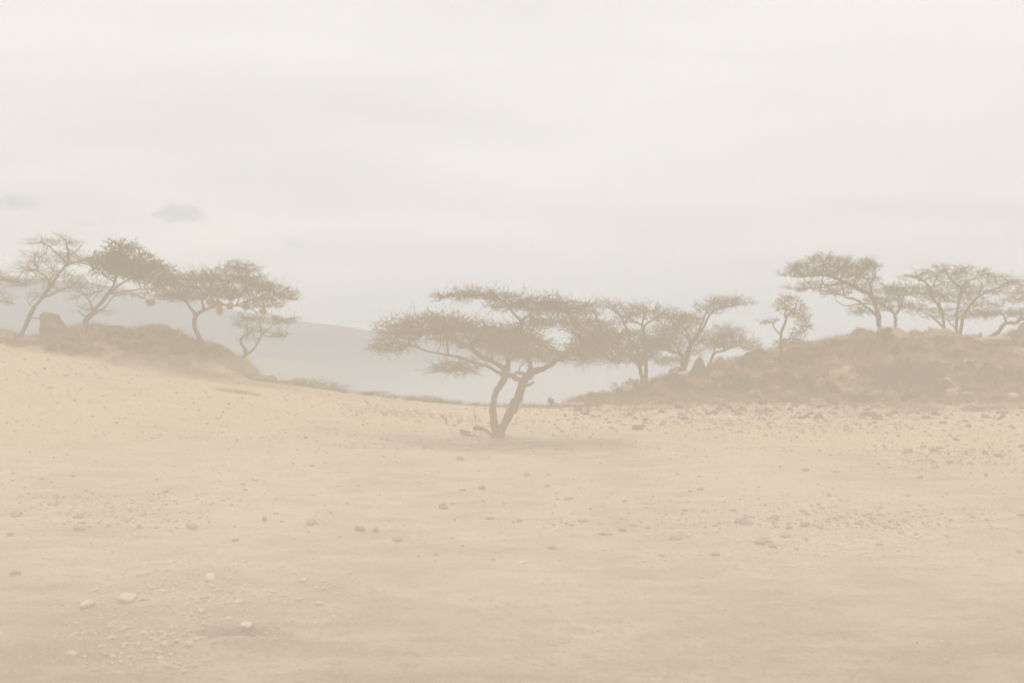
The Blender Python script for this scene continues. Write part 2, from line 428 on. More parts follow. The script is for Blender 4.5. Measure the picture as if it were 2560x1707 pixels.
def hill(name, prof, d, depth, label, z0=-40):
    u, v = _tab(prof)
    xs_ = np.linspace((u[0] - 1280) / FPX * d, (u[-1] - 1280) / FPX * d, 340)
    uu = xs_ / d * FPX + 1280
    top = EYE + (HOR - np.interp(uu, u, v)) / FPX * d + 6 * fbm(uu * .01, uu * 0, 5, 3) + 2.2 * fbm(uu * .25, uu * 0, 8, 3)
    rows = []
    K = 26
    for k in range(K + 1):
        s_ = k / K
        yy = d - depth * (1 - s_)
        zz = z0 + (top - z0) * (s_ ** .85) + 26 * fbm(xs_ * .004, np.full_like(xs_, yy * .004), 21, 4) * math.sin(s_ * math.pi)
        rows.append(np.stack([xs_, np.full_like(xs_, yy) + 60 * vnoise(xs_ * .002, yy * .003, 3), zz], -1))
    rows.append(np.stack([xs_, np.full_like(xs_, d + depth * .8), np.full_like(xs_, z0)], -1))
    Vh = np.concatenate(rows); n_ = len(xs_)
    a_ = (np.arange(len(rows) - 1)[:, None] * n_ + np.arange(n_ - 1)[None]).ravel()
    h_ = MB(); h_.add(Vh, np.stack([a_, a_ + 1, a_ + n_ + 1, a_ + n_], 1))
    o = h_.obj(name, [M_hill]); tag(o, label, kind='structure'); return o
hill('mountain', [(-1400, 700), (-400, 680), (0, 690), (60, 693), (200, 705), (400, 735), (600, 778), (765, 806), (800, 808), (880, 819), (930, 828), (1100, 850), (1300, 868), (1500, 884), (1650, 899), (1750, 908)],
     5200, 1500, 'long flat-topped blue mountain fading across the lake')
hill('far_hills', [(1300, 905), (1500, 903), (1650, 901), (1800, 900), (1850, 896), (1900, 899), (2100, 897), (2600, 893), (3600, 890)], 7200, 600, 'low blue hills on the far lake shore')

# ------------------------------------------------------------------ trees
def grow(seeds, seed_r, targets, alpha=.25):
    """join scattered points to a skeleton like growing branches; returns parent indices"""
    pos = [s for s in seeds]; N = len(targets); n0 = len(seeds)
    allp = np.concatenate([seeds, targets]); parent = np.full(n0 + N, -1)
    path = np.zeros(n0 + N)
    best = np.full(N, 1e9); bi = np.zeros(N, int)
    for i in range(n0):
        dd = np.linalg.norm(targets - seeds[i], axis=1) + .0
        k = dd < best; best[k] = dd[k]; bi[k] = i
    done = np.zeros(N, bool)
    for _ in range(N):
        c = np.where(done, 1e18, best); j = int(np.argmin(c)); done[j] = True
        parent[n0 + j] = bi[j]
        path[n0 + j] = path[bi[j]] + np.linalg.norm(targets[j] - allp[bi[j]])
        dd = np.linalg.norm(targets - targets[j], axis=1) + alpha * path[n0 + j]
        k = (dd < best) & ~done
        best[k] = dd[k]; bi[k] = n0 + j
    return allp, parent

def acacia(name, label, d, limbs, pads, leafmat, twigmat=None, dens=1.0, leafn=7, leafsize=.045, twiglen=.42, twign=3, upb=.25, wide=1.0,
           group=None, cat='tree', twr=.0065, ground=True, crown_name='crown', trunk_name='trunk', alpha=.25, droop=0, minr=.008, asp=.45):
    """limbs: lists of (u, v, dy, radius_px); pads: (u, v, ru, rv, dy, rd_m)"""
    px = d / FPX
    twigmat = twigmat or M_twig
    base = P(limbs[0][0][0], limbs[0][0][1], d + limbs[0][0][2])
    org = base.copy()
    root = bpy.data.objects.new(name, None); COL.objects.link(root)
    tb = MB(); seeds = []; srad = []
    for li, L in enumerate(limbs):
        pts = np.array([P(u, v, d + dy) for u, v, dy, r in L]); rr = np.array([r * px for *_, r in L])
        if li == 0 or (len(L[0]) and ground == 'all'):
            zg = gz(pts[0][0], pts[0][1])
            first = pts[0].copy(); first[2] = min(zg, pts[0][2]) - .25
            pts = np.concatenate([[first], pts]); rr = np.concatenate([[rr[0] * 1.35], rr])
            if li == 0: org = np.array([pts[1][0], pts[1][1], max(min(zg, pts[1][2]), first[2])])
        q = smooth_line(pts, 5); rq = np.interp(np.linspace(0, len(pts) - 1, len(q)), np.arange(len(pts)), rr)
        q[2:-1] += RNG.normal(0, 1, (len(q) - 3, 3)) * rq[2:-1, None] * .16
        tube(tb, q, rq, 10 if rq.max() > .06 else 7)
        st = 0 if li else len(q) // 2
        seeds.append(q[st + (len(q) - st) // 3::2]); srad.append(rq[st + (len(q) - st) // 3::2])
        seeds.append(q[-1:]); srad.append(rq[-1:])
    seeds = np.concatenate(seeds); srad = np.concatenate(srad)
    T = []
    for (u, v, ru, rv, dy, rd) in pads:
        k = int(max(6, dens * math.pi * ru * rv / 34.0))
        k2 = int(k * 1.5); r = RNG.normal(size=(k2, 3)); r = unit(r) * (RNG.uniform(0, 1, (k2, 1)) ** (1 / 2.3)) * np.array([1.06, 1, 1.1])
        # ragged rim and clumps with gaps
        cl_ = vnoise(r[:, 0] * 3.1 + u, r[:, 1] * 3.1 + v, 5) + vnoise(r[:, 0] * 6 + u * .3, r[:, 2] * 4 + r[:, 1] * 5, 9) * .7
        r = r[np.argsort(-cl_ + RNG.uniform(0, .35, len(r)))[:k]]
        c = P(u, v, d + dy)
        q = c + r * np.array([ru * px, rd, rv * px])
        q[:, 2] -= (r[:, 0] ** 2 + r[:, 1] ** 2) * rv * px * .35
        T.append(q)
    T = np.concatenate(T)
    allp, par = grow(seeds, srad, T, alpha)
    n0 = len(seeds); N = len(allp)
    # descendants (order of attachment is not index order: accumulate by path depth)
    depth = np.zeros(N, int)
    for i in range(n0, N):
        k = i; c = 0
        while par[k] >= 0: k = par[k]; c += 1
        depth[i] = c
    cnt = np.ones(N)
    for i in sorted(range(n0, N), key=lambda i: -depth[i]):
        if par[i] >= 0: cnt[par[i]] += cnt[i]
    rad = minr * cnt ** .42
    rad[:n0] = np.maximum(np.minimum(rad[:n0], srad), minr)
    idx = np.arange(n0, N); A = allp[par[idx]]; B = allp[idx]
    ra = np.minimum(rad[par[idx]], rad[idx] * 1.25); rb = rad[idx]
    L_ = np.linalg.norm(B - A, axis=1, keepdims=True)
    Mid = (A + B) / 2 + RNG.normal(0, .09, A.shape) * L_; Mid[:, 2] += (L_[:, 0] * (.06 - droop))
    rm = (ra + rb) / 2
    cb = MB()
    thick = rb > minr * 2.4
    for sel, dst, n_ in ((thick, tb, 6), (~thick, cb, 3)):
        prisms(dst, A[sel], Mid[sel], ra[sel], rm[sel], n_, 0)
        prisms(dst, Mid[sel], B[sel], rm[sel], rb[sel], n_, 0)
    # fine twigs
    E = unit(B - A)
    out = []
    for k in range(twign):
        D = E * np.array([.8, .8, .45]) + RNG.normal(0, .6, E.shape) * np.array([wide, wide, .34]); D[:, 2] += upb * .7 - droop * 2
        D = unit(D); Lk = twiglen * 1.25 * RNG.uniform(.45, 1.3, (len(B), 1))
        s0 = A + (B - A) * RNG.uniform(.35, 1, (len(B), 1))
        s1 = s0 + D * Lk * .55
        D2 = unit(D + RNG.normal(0, .32, D.shape) * [1, 1, .6] + np.array([0, 0, .05 - droop])); s2 = s1 + D2 * Lk * .5
        prisms(cb, s0, s1, twr, twr * .8, 3, 0); prisms(cb, s1, s2, twr * .8, twr * .35, 3, 0)
        # side spur
        D3 = unit(D + RNG.normal(0, .7, D.shape)); prisms(cb, s1, s1 + D3 * Lk * .4, twr * .7, twr * .3, 3, 0)
        out += [(s0, s1), (s1, s2), (s1, s1 + D3 * Lk * .4)]
    if leafn:
        for (a_, b_) in out:
            k = max(1, int(round(leafn / 6.5)))
            for _ in range(k):
                f_ = RNG.uniform(0, 1, (len(a_), 1)); C_ = a_ + (b_ - a_) * f_ + RNG.normal(0, leafsize * .4, a_.shape)
                leaves(cb, C_, leafsize * .9, 1, asp, .55)
    root.location = org
    tr = tb.obj(trunk_name, [M_bark], root, org)
    cr = cb.obj(crown_name, [twigmat, leafmat or twigmat], root, org)
    tag(root, label, cat, group)
    return root

TG = 'acacia trees standing along the rocky rims'

# main umbrella acacia
acacia('acacia_tree', 'large twin-trunked umbrella acacia standing alone on the open plain in the middle', 37.0, [
    [(1243, 1098, 0, 15), (1240, 1076, 0, 10), (1234, 1039, 0, 8.2), (1233, 1010, 0, 7.8), (1240, 981, 0, 7.6), (1259, 950, 0, 7.6), (1268, 928, 0, 8), (1270, 905, .1, 6.5), (1271, 885, .2, 5), (1276, 862, .3, 3.5), (1262, 838, .5, 2.5)],
    [(1246, 1098, 0, 14), (1251, 1078, 0, 12), (1262, 1058, 0, 11.5), (1279, 1024, 0, 11), (1296, 990, 0, 10.5), (1308, 958, 0, 11), (1321, 938, 0, 9), (1340, 926, 0, 7.5), (1371, 915, -.2, 6.5), (1394, 898, -.4, 6), (1431, 876, -.6, 4.5), (1468, 852, -.8, 3), (1500, 840, -1, 2)],
    [(1265, 935, 0, 7), (1256, 918, 0, 6.5), (1236, 907, -.1, 6), (1204, 892, -.3, 5.4), (1181, 872, -.4, 5), (1158, 858, -.6, 4), (1125, 846, -.8, 3), (1090, 826, -1, 2)],
    [(1262, 938, 0, 5), (1244, 930, .2, 4.2), (1216, 915, .4, 3.6), (1173, 901, .6, 3.2), (1144, 892, .8, 3), (1107, 885, 1, 2.5), (1072, 879, 1.1, 2.2), (1038, 867, 1.2, 2), (1005, 855, 1.3, 1.5)],
    [(1216, 915, .4, 2.6), (1196, 909, -.4, 2.2), (1170, 905, -.9, 2), (1140, 908, -1.3, 1.4)],
    [(1302, 950, 0, 7), (1288, 945, 0, 5.5), (1274, 934, 0, 5)],
    [(1318, 938, 0, 5), (1298, 932, .1, 4), (1284, 936, .1, 4), (1272, 942, .1, 4)],
    [(1322, 936, 0, 7), (1326, 915, .2, 5.5), (1316, 881, .3, 5), (1304, 841, .4, 4.4), (1302, 803, .4, 4), (1288, 788, .3, 3), (1270, 766, .3, 2.6), (1250, 748, .2, 2.3), (1215, 741, .1, 2), (1165, 738, 0, 1.6), (1118, 738, -.1, 1)],
    [(1302, 803, .4, 3.4), (1325, 786, .8, 2.8), (1348, 766, 1, 2.2), (1370, 758, 1.2, 1.6)],
    [(1298, 933, .1, 2), (1298, 922, .3, 2), (1304, 912, .4, 1.6)],
    [(1309, 967, 0, 4), (1322, 962, -.15, 3.2), (1335, 956, -.3, 3)],
    [(1268, 905, 0, 3), (1296, 880, -1.2, 2.6), (1330, 858, -2, 2)],
    [(1180, 872, -.4, 3), (1190, 845, .8, 2.5), (1180, 825, 1.6, 1.6)],
  ], [
    (1181, 735, 98, 15, 0, 1.4), (1330, 757, 110, 20, .4, 1.6), (1410, 770, 92, 20, 1.2, 1.5), (1061, 808, 122, 25, -.6, 1.9), (1187, 832, 132, 32, 0, 2.6),
    (986, 864, 56, 19, 1.2, 1.1), (1144, 916, 62, 18, -1.3, .9), (1302, 872, 100, 28, -1.4, 2.0), (1485, 824, 60, 32, -.2, 1.6), (1455, 888, 98, 20, -.8, 1.7),
    (1385, 806, 100, 17, .2, 2.2), (1290, 840, 70, 26, 1.0, 1.8), (1010, 830, 60, 22, -.8, 1.2), (1470, 862, 60, 25, .8, 1.5), (1240, 860, 90, 16, 1.5, 2.0)],
  M_leaf, dens=.8, leafn=9, leafsize=.034, twiglen=.42, twign=3, upb=.12, wide=1.3)
# hanging dead twig of the main tree is part of its crown
# trees behind on the right rim
acacia('acacia_tree', 'small green flat-topped acacia half hidden behind the big umbrella acacia', 69, [
    [(1604, 972, 0, 5), (1605, 949, 0, 4.5), (1603, 935, 0, 4.4), (1597, 910, 0, 4.6), (1590, 890, 0, 3)], [(1600, 918, 0, 3), (1620, 892, .3, 2.4), (1640, 875, .5, 1.6)], [(1598, 914, 0, 3), (1568, 888, -.3, 2.4), (1540, 872, -.5, 1.6)]],
  [(1545, 860, 82, 24, 0, 2), (1590, 885, 72, 24, -.3, 2), (1630, 860, 52, 22, .2, 1.6), (1500, 845, 50, 20, 0, 1.4), (1560, 835, 60, 16, .4, 1.4)], M_leafgg, dens=1.20, leafn=12, leafsize=.055, twiglen=.4, group=TG)
acacia('acacia_tree', 'bare-stemmed acacia with a broad top of dry reddish leaves behind the green one', 76, [
    [(1614, 905, 0, 4.5), (1613, 870, 0, 4), (1611, 841, 0, 3.6), (1606, 821, 0, 3.4), (1603, 812, 0, 3), (1583, 803, 0, 2.2), (1565, 790, 0, 1.6)], [(1608, 826, 0, 3), (1614, 812, .2, 2.6), (1635, 797, .4, 2.2), (1655, 785, .5, 1.4)],
    [(1613, 900, 0, 4), (1580, 860, .6, 3), (1566, 822, .8, 2.8), (1553, 795, 1, 2.4), (1535, 775, 1, 1.8), (1505, 762, 1, 1.3)], [(1606, 818, 0, 2.2), (1607, 800, -.5, 2), (1612, 782, -.6, 1.3)], [(1560, 810, .8, 2), (1572, 790, 1.3, 1.5)]],
  [(1520, 762, 48, 14, .6, 1.4), (1570, 778, 52, 20, .3, 1.7), (1615, 778, 60, 22, -.2, 1.8), (1665, 785, 45, 18, .2, 1.4), (1560, 800, 40, 12, .5, 1.3), (1700, 795, 32, 12, .3, 1.1)],
  M_leafr, dens=1.12, leafn=7, leafsize=.06, twiglen=.38, upb=.35, twign=2, group=TG)
acacia('acacia_tree', 'dark many-stemmed acacia beside the termite mound, one limb reaching high to the right', 75, [
    [(1709, 934, 0, 7), (1708, 915, 0, 6.5), (1707, 898, 0, 5.5), (1703, 885, 0, 4.5), (1692, 866, -.3, 3.4), (1684, 855, -.4, 2)],
    [(1710, 918, 0, 7), (1718, 895, 0, 6), (1723, 875, .1, 5.5), (1729, 856, .1, 5), (1742, 842, .1, 4.4), (1749, 822, .1, 3.2), (1757, 801, 0, 2.4), (1764, 785, 0, 2), (1768, 772, 0, 1.2)],
    [(1745, 836, .1, 3.6), (1757, 820, .2, 3), (1768, 800, .3, 2.8), (1779, 783, .4, 2.6), (1800, 769, .6, 2.4), (1840, 763, .8, 1.8), (1868, 757, 1, 1.2)],
    [(1708, 900, 0, 4), (1695, 882, .4, 3.4), (1675, 878, .8, 2.6), (1655, 868, 1, 1.6)], [(1712, 892, 0, 3), (1722, 868, -1, 2.6), (1730, 850, -1.4, 1.8)], [(1729, 856, 0, 2.4), (1712, 838, .6, 2), (1690, 826, .8, 1.4)],
    [(1707, 906, 0, 2.8), (1690, 898, -.5, 2.6), (1665, 902, -.9, 1.6), (1648, 908, -1, 1)]],
  [(1690, 805, 62, 24, .2, 1.9), (1700, 835, 66, 26, -.3, 2.1), (1670, 862, 58, 20, .4, 1.8), (1735, 800, 34, 16, .3, 1.4), (1790, 757, 56, 15, .4, 1.5), (1838, 753, 56, 12, .8, 1.3), (1770, 775, 32, 12, 0, 1), (1650, 835, 40, 26, 0, 1.4), (1735, 872, 36, 20, -.5, 1.2), (1680, 900, 45, 16, .3, 1.3)],
  M_leaf, M_drytwig, dens=1.20, leafn=4, leafsize=.045, twiglen=.45, upb=.25, twign=3, group=TG)
acacia('acacia_tree', 'low leaning twiggy acacia arching right from behind the termite mound', 76.5, [
    [(1765, 925, 0, 3.4), (1772, 911, 0, 3.2), (1778, 900, 0, 3.2), (1782, 888, 0, 3.2), (1792, 880, 0, 3.2), (1812, 876, 0, 3), (1809, 866, 0, 2.2), (1800, 860, 0, 1.4)], [(1786, 884, 0, 2.2), (1785, 874, .3, 1.8), (1792, 862, .5, 1.2)], [(1812, 876, 0, 2), (1835, 866, .4, 1.4), (1855, 858, .6, 1)]],
  [(1800, 842, 54, 26, 0, 1.7), (1845, 856, 50, 18, .2, 1.5), (1785, 862, 42, 14, -.2, 1.4), (1830, 832, 34, 14, .2, 1.2), (1880, 868, 26, 8, .2, .9)], None, M_drytwig, dens=1.42, leafn=0, twiglen=.52, twign=4, upb=.4, group=TG)
acacia('acacia_tree', 'slender open shrubby tree with ochre leaves standing by itself on the right slope', 73, [
    [(1952, 880, 0, 3.5), (1952, 858, 0, 3.2), (1953, 838, 0, 3.1), (1957, 820, 0, 3), (1964, 806, 0, 3), (1967, 790, 0, 2.6), (1978, 778, 0, 2), (1982, 770, 0, 1.2)], [(1966, 798, 0, 2.2), (1962, 782, .3, 1.8), (1968, 771, .5, 1.2)], [(1978, 778, 0, 1.8), (1990, 765, -.3, 1.5), (1994, 748, -.4, 1)],
    [(1951, 837, 0, 1.8), (1940, 825, .2, 1.8), (1933, 814, .3, 1.6), (1938, 802, .4, 1.2), (1950, 798, .4, 1)], [(1955, 862, 0, 1.8), (1975, 842, -.3, 1.5), (1985, 818, -.3, 1.2)], [(1972, 850, 0, 1.6), (1992, 835, .3, 1.4), (2010, 815, .4, 1)]],
  [(1958, 758, 32, 20, 0, 1.1), (1980, 745, 20, 10, 0, .9), (1985, 785, 26, 12, 0, .9), (2005, 790, 22, 22, .2, .9), (2018, 812, 14, 18, .2, .7), (1996, 830, 22, 16, .2, .8), (1920, 803, 26, 8, .2, .7), (2008, 760, 10, 10, 0, .5), (1975, 850, 30, 10, 0, .8), (1950, 858, 24, 8, 0, .7)],
  M_leafo, M_drytwig, dens=1.35, leafn=12, leafsize=.05, twiglen=.28, twign=2, upb=.1, group=TG, cat='tree')
acacia('acacia_tree', 'tall umbrella acacia leaning left over the right ridge, growing behind the two big boulders', 77, [
    [(2201, 850, 0, 6.6), (2199, 829, 0, 6.2), (2197, 808, 0, 5.8), (2196, 788, 0, 6), (2190, 765, 0, 5.4), (2178, 738, 0, 5), (2160, 729, 0, 4.6), (2135, 716, 0, 4.4), (2112, 706, 0, 4.2), (2092, 697, 0, 3), (2060, 688, 0, 2.4), (2020, 690, 0, 1.8), (1990, 693, 0, 1.2)],
    [(2193, 792, 0, 4), (2182, 780, -.2, 3.4), (2166, 768, -.4, 3), (2148, 754, -.5, 2.8), (2133, 747, -.6, 2.6), (2114, 743, -.6, 2.2), (2108, 728, -.6, 2), (2104, 714, -.6, 1.6)],
    [(2182, 748, 0, 4), (2179, 728, .3, 3), (2175, 708, .5, 2.4), (2165, 698, .5, 2), (2145, 690, .6, 1.5)], [(2177, 708, .5, 2), (2183, 698, .5, 1.8), (2187, 691, .5, 1.5)],
    [(2100, 703, 0, 2.2), (2072, 714, .5, 2), (2056, 706, .8, 1.6), (2058, 692, .9, 1.2)], [(2118, 708, 0, 2.4), (2090, 711, -.7, 2), (2062, 718, -1, 1.5), (2035, 724, -1.2, 1)], [(2190, 760, 0, 2), (2150, 759, .6, 1.8), (2116, 765, .9, 1.4), (2090, 752, 1, 1)]],
  [(2060, 655, 70, 20, 0, 2.0), (1995, 678, 52, 14, -.2, 1.5), (2130, 670, 66, 20, .3, 2.0), (2085, 680, 90, 16, 0, 2.3), (2150, 695, 50, 14, .3, 1.5), (2030, 716, 62, 12, -.8, 1.5), (2090, 730, 50, 12, .4, 1.3), (2170, 660, 40, 14, .3, 1.1), (2150, 778, 38, 11, .5, 1.2), (2140, 715, 45, 12, -.6, 1.4), (1990, 665, 30, 7, 0, .9)],
  M_leaf, dens=1.42, leafn=6, leafsize=.045, twiglen=.42, upb=.35, twign=3, group=TG)
acacia('acacia_tree', 'shorter Y-forked acacia with a dense flat dark top, growing behind the wider boulder', 78, [
    [(2237, 850, 0, 4), (2237, 827, 0, 3.8), (2239, 806, 0, 3.4), (2237, 787, 0, 3.6), (2220, 770, 0, 3.2), (2206, 762, 0, 3), (2190, 756, 0, 2)], [(2238, 787, 0, 3.2), (2248, 773, 0, 2.6), (2254, 757, 0, 2.4), (2258, 742, 0, 1.6)], [(2248, 773, 0, 2), (2247, 755, .4, 1.6), (2250, 742, .6, 1.2)]],
  [(2225, 722, 62, 14, 0, 2.0), (2275, 725, 58, 14, .2, 1.9), (2320, 735, 40, 12, .2, 1.4), (2225, 750, 46, 12, -.3, 1.5), (2225, 770, 40, 10, .3, 1.3), (2190, 745, 34, 14, 0, 1.2), (2275, 765, 40, 9, .1, 1.2)],
  M_leafgg, dens=1.42, leafn=7, leafsize=.05, twiglen=.36, group=TG)
acacia('acacia_tree', 'wide vase-shaped acacia with several bare stems fanning up from the ridge crest', 78, [
    [(2364, 845, 0, 4.4), (2361, 822, 0, 4), (2357, 786, 0, 3.8), (2347, 765, 0, 3.4), (2330, 744, 0, 3), (2322, 715, 0, 2.6), (2296, 695, 0, 2), (2262, 690, 0, 1.3)],
    [(2391, 850, .2, 3.8), (2391, 810, .2, 3.6), (2393, 775, .2, 3.4), (2400, 745, .2, 3), (2403, 722, .2, 2.8), (2385, 708, .2, 2.4), (2372, 693, .2, 2), (2362, 672, .2, 1.2)],
    [(2403, 722, .2, 2.4), (2412, 708, 0, 2.4), (2430, 698, 0, 2.2), (2450, 688, 0, 1.6), (2470, 684, 0, 1)],
    [(2398, 852, .4, 4), (2404, 812, .4, 3.8), (2411, 782, .4, 3.4), (2432, 757, .6, 3), (2448, 740, .8, 2.8), (2475, 727, 1, 2.4), (2505, 715, 1, 1.8), (2530, 700, 1, 1.2)],
    [(2362, 822, 0, 2.8), (2345, 805, -.4, 2.4), (2325, 788, -.6, 2), (2300, 776, -.8, 1.4)], [(2355, 780, 0, 2), (2349, 760, -.6, 1.8), (2350, 745, -.8, 1.2)], [(2389, 822, .2, 1.8), (2376, 808, -.5, 1.6), (2366, 795, -.8, 1.2)],
    [(2446, 742, .8, 2), (2452, 722, .4, 1.8), (2456, 705, .2, 1.2)], [(2372, 693, .2, 1.6), (2385, 680, .8, 1.4), (2398, 670, 1, 1)], [(2325, 725, 0, 1.8), (2340, 700, .8, 1.6), (2345, 682, 1, 1.1)]],
  [(2300, 690, 48, 14, 0, 1.6), (2360, 680, 52, 18, .2, 1.8), (2425, 682, 56, 18, .1, 1.9), (2490, 700, 52, 18, .6, 1.7), (2535, 710, 40, 14, .8, 1.3), (2350, 735, 52, 22, 0, 1.9), (2410, 745, 50, 26, 0, 1.8), (2460, 730, 60, 12, .6, 1.8), (2310, 775, 48, 12, -.5, 1.5), (2370, 785, 60, 15, 0, 1.8), (2440, 785, 46, 16, .3, 1.5), (2480, 760, 30, 10, .4, 1), (2380, 710, 70, 16, .2, 2)],
  M_leaf, M_drytwig, dens=1.08, leafn=3, leafsize=.045, twiglen=.42, upb=.3, twign=3, group=TG)
acacia('acacia_tree', 'stout acacia lying almost along the ridge at the right edge with a thin flat top', 77, [
    [(2440, 868, 0, 5), (2458, 851, 0, 4.6), (2482, 838, 0, 4.4), (2498, 828, 0, 4.4), (2507, 813, 0, 4.2), (2520, 807, 0, 4.2), (2540, 807, 0, 4), (2552, 799, 0, 4), (2580, 797, 0, 3.4), (2610, 785, 0, 2.4)], [(2516, 808, 0, 2.6), (2512, 796, .2, 2.2), (2506, 786, .3, 1.4)], [(2545, 805, 0, 2), (2552, 790, .5, 1.8), (2560, 782, .7, 1.2)]],
  [(2500, 780, 60, 9, 0, 1.6), (2560, 785, 52, 11, .2, 1.6), (2460, 782, 36, 10, 0, 1.1), (2600, 772, 50, 12, .2, 1.5)], M_leafgg, dens=1.42, leafn=6, leafsize=.045, twiglen=.34, group=TG)
acacia('acacia_tree', 'twiggy reddish acacia cut by the right edge above the lying one', 82, [
    [(2630, 850, 0, 4.5), (2622, 800, 0, 4), (2600, 755, 0, 3), (2570, 742, 0, 2)], [(2622, 800, 0, 3), (2640, 760, 0, 2.4), (2650, 735, 0, 1.5)]],
  [(2560, 735, 50, 17, 0, 1.6), (2620, 722, 60, 22, 0, 1.8), (2545, 750, 40, 9, 0, 1.1)], M_leafr, M_drytwig, dens=1.12, leafn=3, leafsize=.05, twiglen=.45, upb=.3, group=TG)

# trees on the left rim
acacia('acacia_tree', 'bare acacia cut by the left edge, its long twigs hanging low', 63, [
    [(-60, 850, 0, 6), (-70, 800, 0, 5), (-62, 740, 0, 4.5), (-40, 712, 0, 4), (-10, 700, 0, 3), (30, 702, 0, 2), (70, 712, 0, 1.2)], [(-62, 740, 0, 3), (-30, 740, .4, 2.4), (0, 752, .5, 1.8), (30, 758, .6, 1)]],
  [(-10, 700, 48, 16, 0, 1.5), (-40, 682, 50, 14, 0, 1.6), (5, 690, 26, 12, 0, .9), (0, 735, 26, 12, 0, 1), (15, 755, 30, 7, .4, .9), (60, 708, 34, 8, 0, .8)], None, M_drytwig, dens=1.08, leafn=0, twiglen=.42, twign=3, upb=.0, group=TG)
acacia('acacia_tree', 'leafless acacia leaning right with a fan of bare twigs, left of the green-topped tree', 62, [
    [(50, 842, 0, 6), (62, 818, 0, 5.4), (72, 795, 0, 5), (84, 772, 0, 4.4), (100, 750, 0, 4.2), (118, 728, 0, 4), (136, 700, 0, 3.4), (152, 678, 0, 3), (170, 655, 0, 2.6), (171, 630, 0, 2.4), (165, 606, 0, 1.6)],
    [(104, 746, 0, 2.6), (130, 735, .3, 2.4), (160, 722, .5, 2), (185, 712, .6, 1.4)], [(122, 720, 0, 2.6), (122, 700, -.3, 2.2), (105, 685, -.4, 1.8), (80, 672, -.5, 1.4)], [(122, 700, -.3, 2), (138, 684, -.6, 1.6)],
    [(165, 655, 0, 2), (135, 628, .4, 1.8), (122, 615, .5, 1.3), (100, 606, .6, 1)], [(155, 672, 0, 2), (185, 656, -.4, 1.8), (215, 660, -.6, 1.3)], [(84, 772, 0, 1.6), (78, 764, .1, 1.2), (68, 755, .2, .9)], [(75, 794, 0, 1.5), (98, 796, -.2, 1.5), (106, 800, -.3, 1.3)],
    [(171, 640, 0, 1.7), (192, 626, .4, 1.5), (205, 612, .5, 1)]],
  [(110, 605, 48, 9, .3, 1.2), (165, 600, 30, 14, 0, 1.0), (125, 640, 60, 18, 0, 1.6), (185, 645, 40, 20, 0, 1.4), (90, 670, 56, 16, -.3, 1.4), (150, 690, 52, 18, .2, 1.5), (75, 700, 46, 12, -.2, 1.2), (190, 715, 36, 12, .3, 1.2), (150, 720, 46, 10, .3, 1.2), (90, 738, 30, 8, .1, .8)],
  None, M_drytwig, dens=0.81, leafn=0, twiglen=.5, twign=3, upb=.15, wide=1.2, group=TG)
acacia('acacia_tree', 'acacia topped by a thick green dome of leaves, its lower twigs bare', 63, [
    [(212, 832, 0, 6), (211, 812, 0, 5.2), (218, 795, 0, 5), (232, 780, 0, 4.6), (245, 765, 0, 4.2), (262, 745, 0, 4), (276, 725, 0, 3.8), (287, 706, 0, 3.2), (290, 690, 0, 2.4), (300, 670, 0, 1.5)],
    [(235, 776, 0, 3), (258, 752, .5, 3), (280, 728, .7, 2.6), (310, 705, .9, 2), (345, 690, 1, 1.4)], [(232, 778, 0, 2.4), (222, 750, -.4, 2.1), (205, 735, -.6, 1.6), (180, 722, -.7, 1.1)], [(240, 770, 0, 1.8), (215, 772, .4, 1.5), (190, 765, .6, 1)], [(270, 735, 0, 2), (320, 728, -.6, 1.7), (360, 722, -.9, 1.2), (400, 728, -1, .9)],
    [(286, 705, 0, 2), (262, 690, .6, 1.7), (245, 668, .9, 1.2)]],
  [(310, 618, 50, 18, 0, 1.8), (310, 655, 90, 34, 0, 2.4), (360, 690, 50, 16, 0, 1.6), (265, 650, 56, 22, 0, 1.8), (340, 655, 66, 22, 0, 2), (390, 672, 46, 14, 0, 1.4), (300, 680, 70, 16, 0, 2)],
  M_leafg, dens=.85, leafn=13, leafsize=.06, twiglen=.34, upb=.3, group=TG)
lowtw = acacia('acacia_tree', 'thin bare understorey acacia whose twigs fill the space below the green dome', 61.5, [
    [(216, 825, 0, 2.6), (222, 800, 0, 2.4), (240, 782, 0, 2.2), (262, 768, 0, 2), (285, 740, 0, 1.6)], [(222, 800, 0, 1.8), (205, 785, 0, 1.6), (190, 775, 0, 1)], [(240, 782, 0, 1.6), (225, 755, .3, 1.4), (215, 735, .4, 1)], [(285, 740, 0, 1.4), (330, 735, 0, 1.2), (370, 750, 0, .9)]],
  [(215, 770, 36, 12, 0, 1.1), (250, 780, 36, 10, 0, 1.1), (210, 735, 46, 16, 0, 1.4), (330, 735, 56, 11, 0, 1.4), (385, 718, 40, 18, 0, 1.3), (265, 715, 50, 18, .3, 1.4), (215, 700, 44, 14, 0, 1.2)],
  None, M_drytwig, dens=.55, leafn=0, twiglen=.4, twign=2, upb=.05, group=TG)
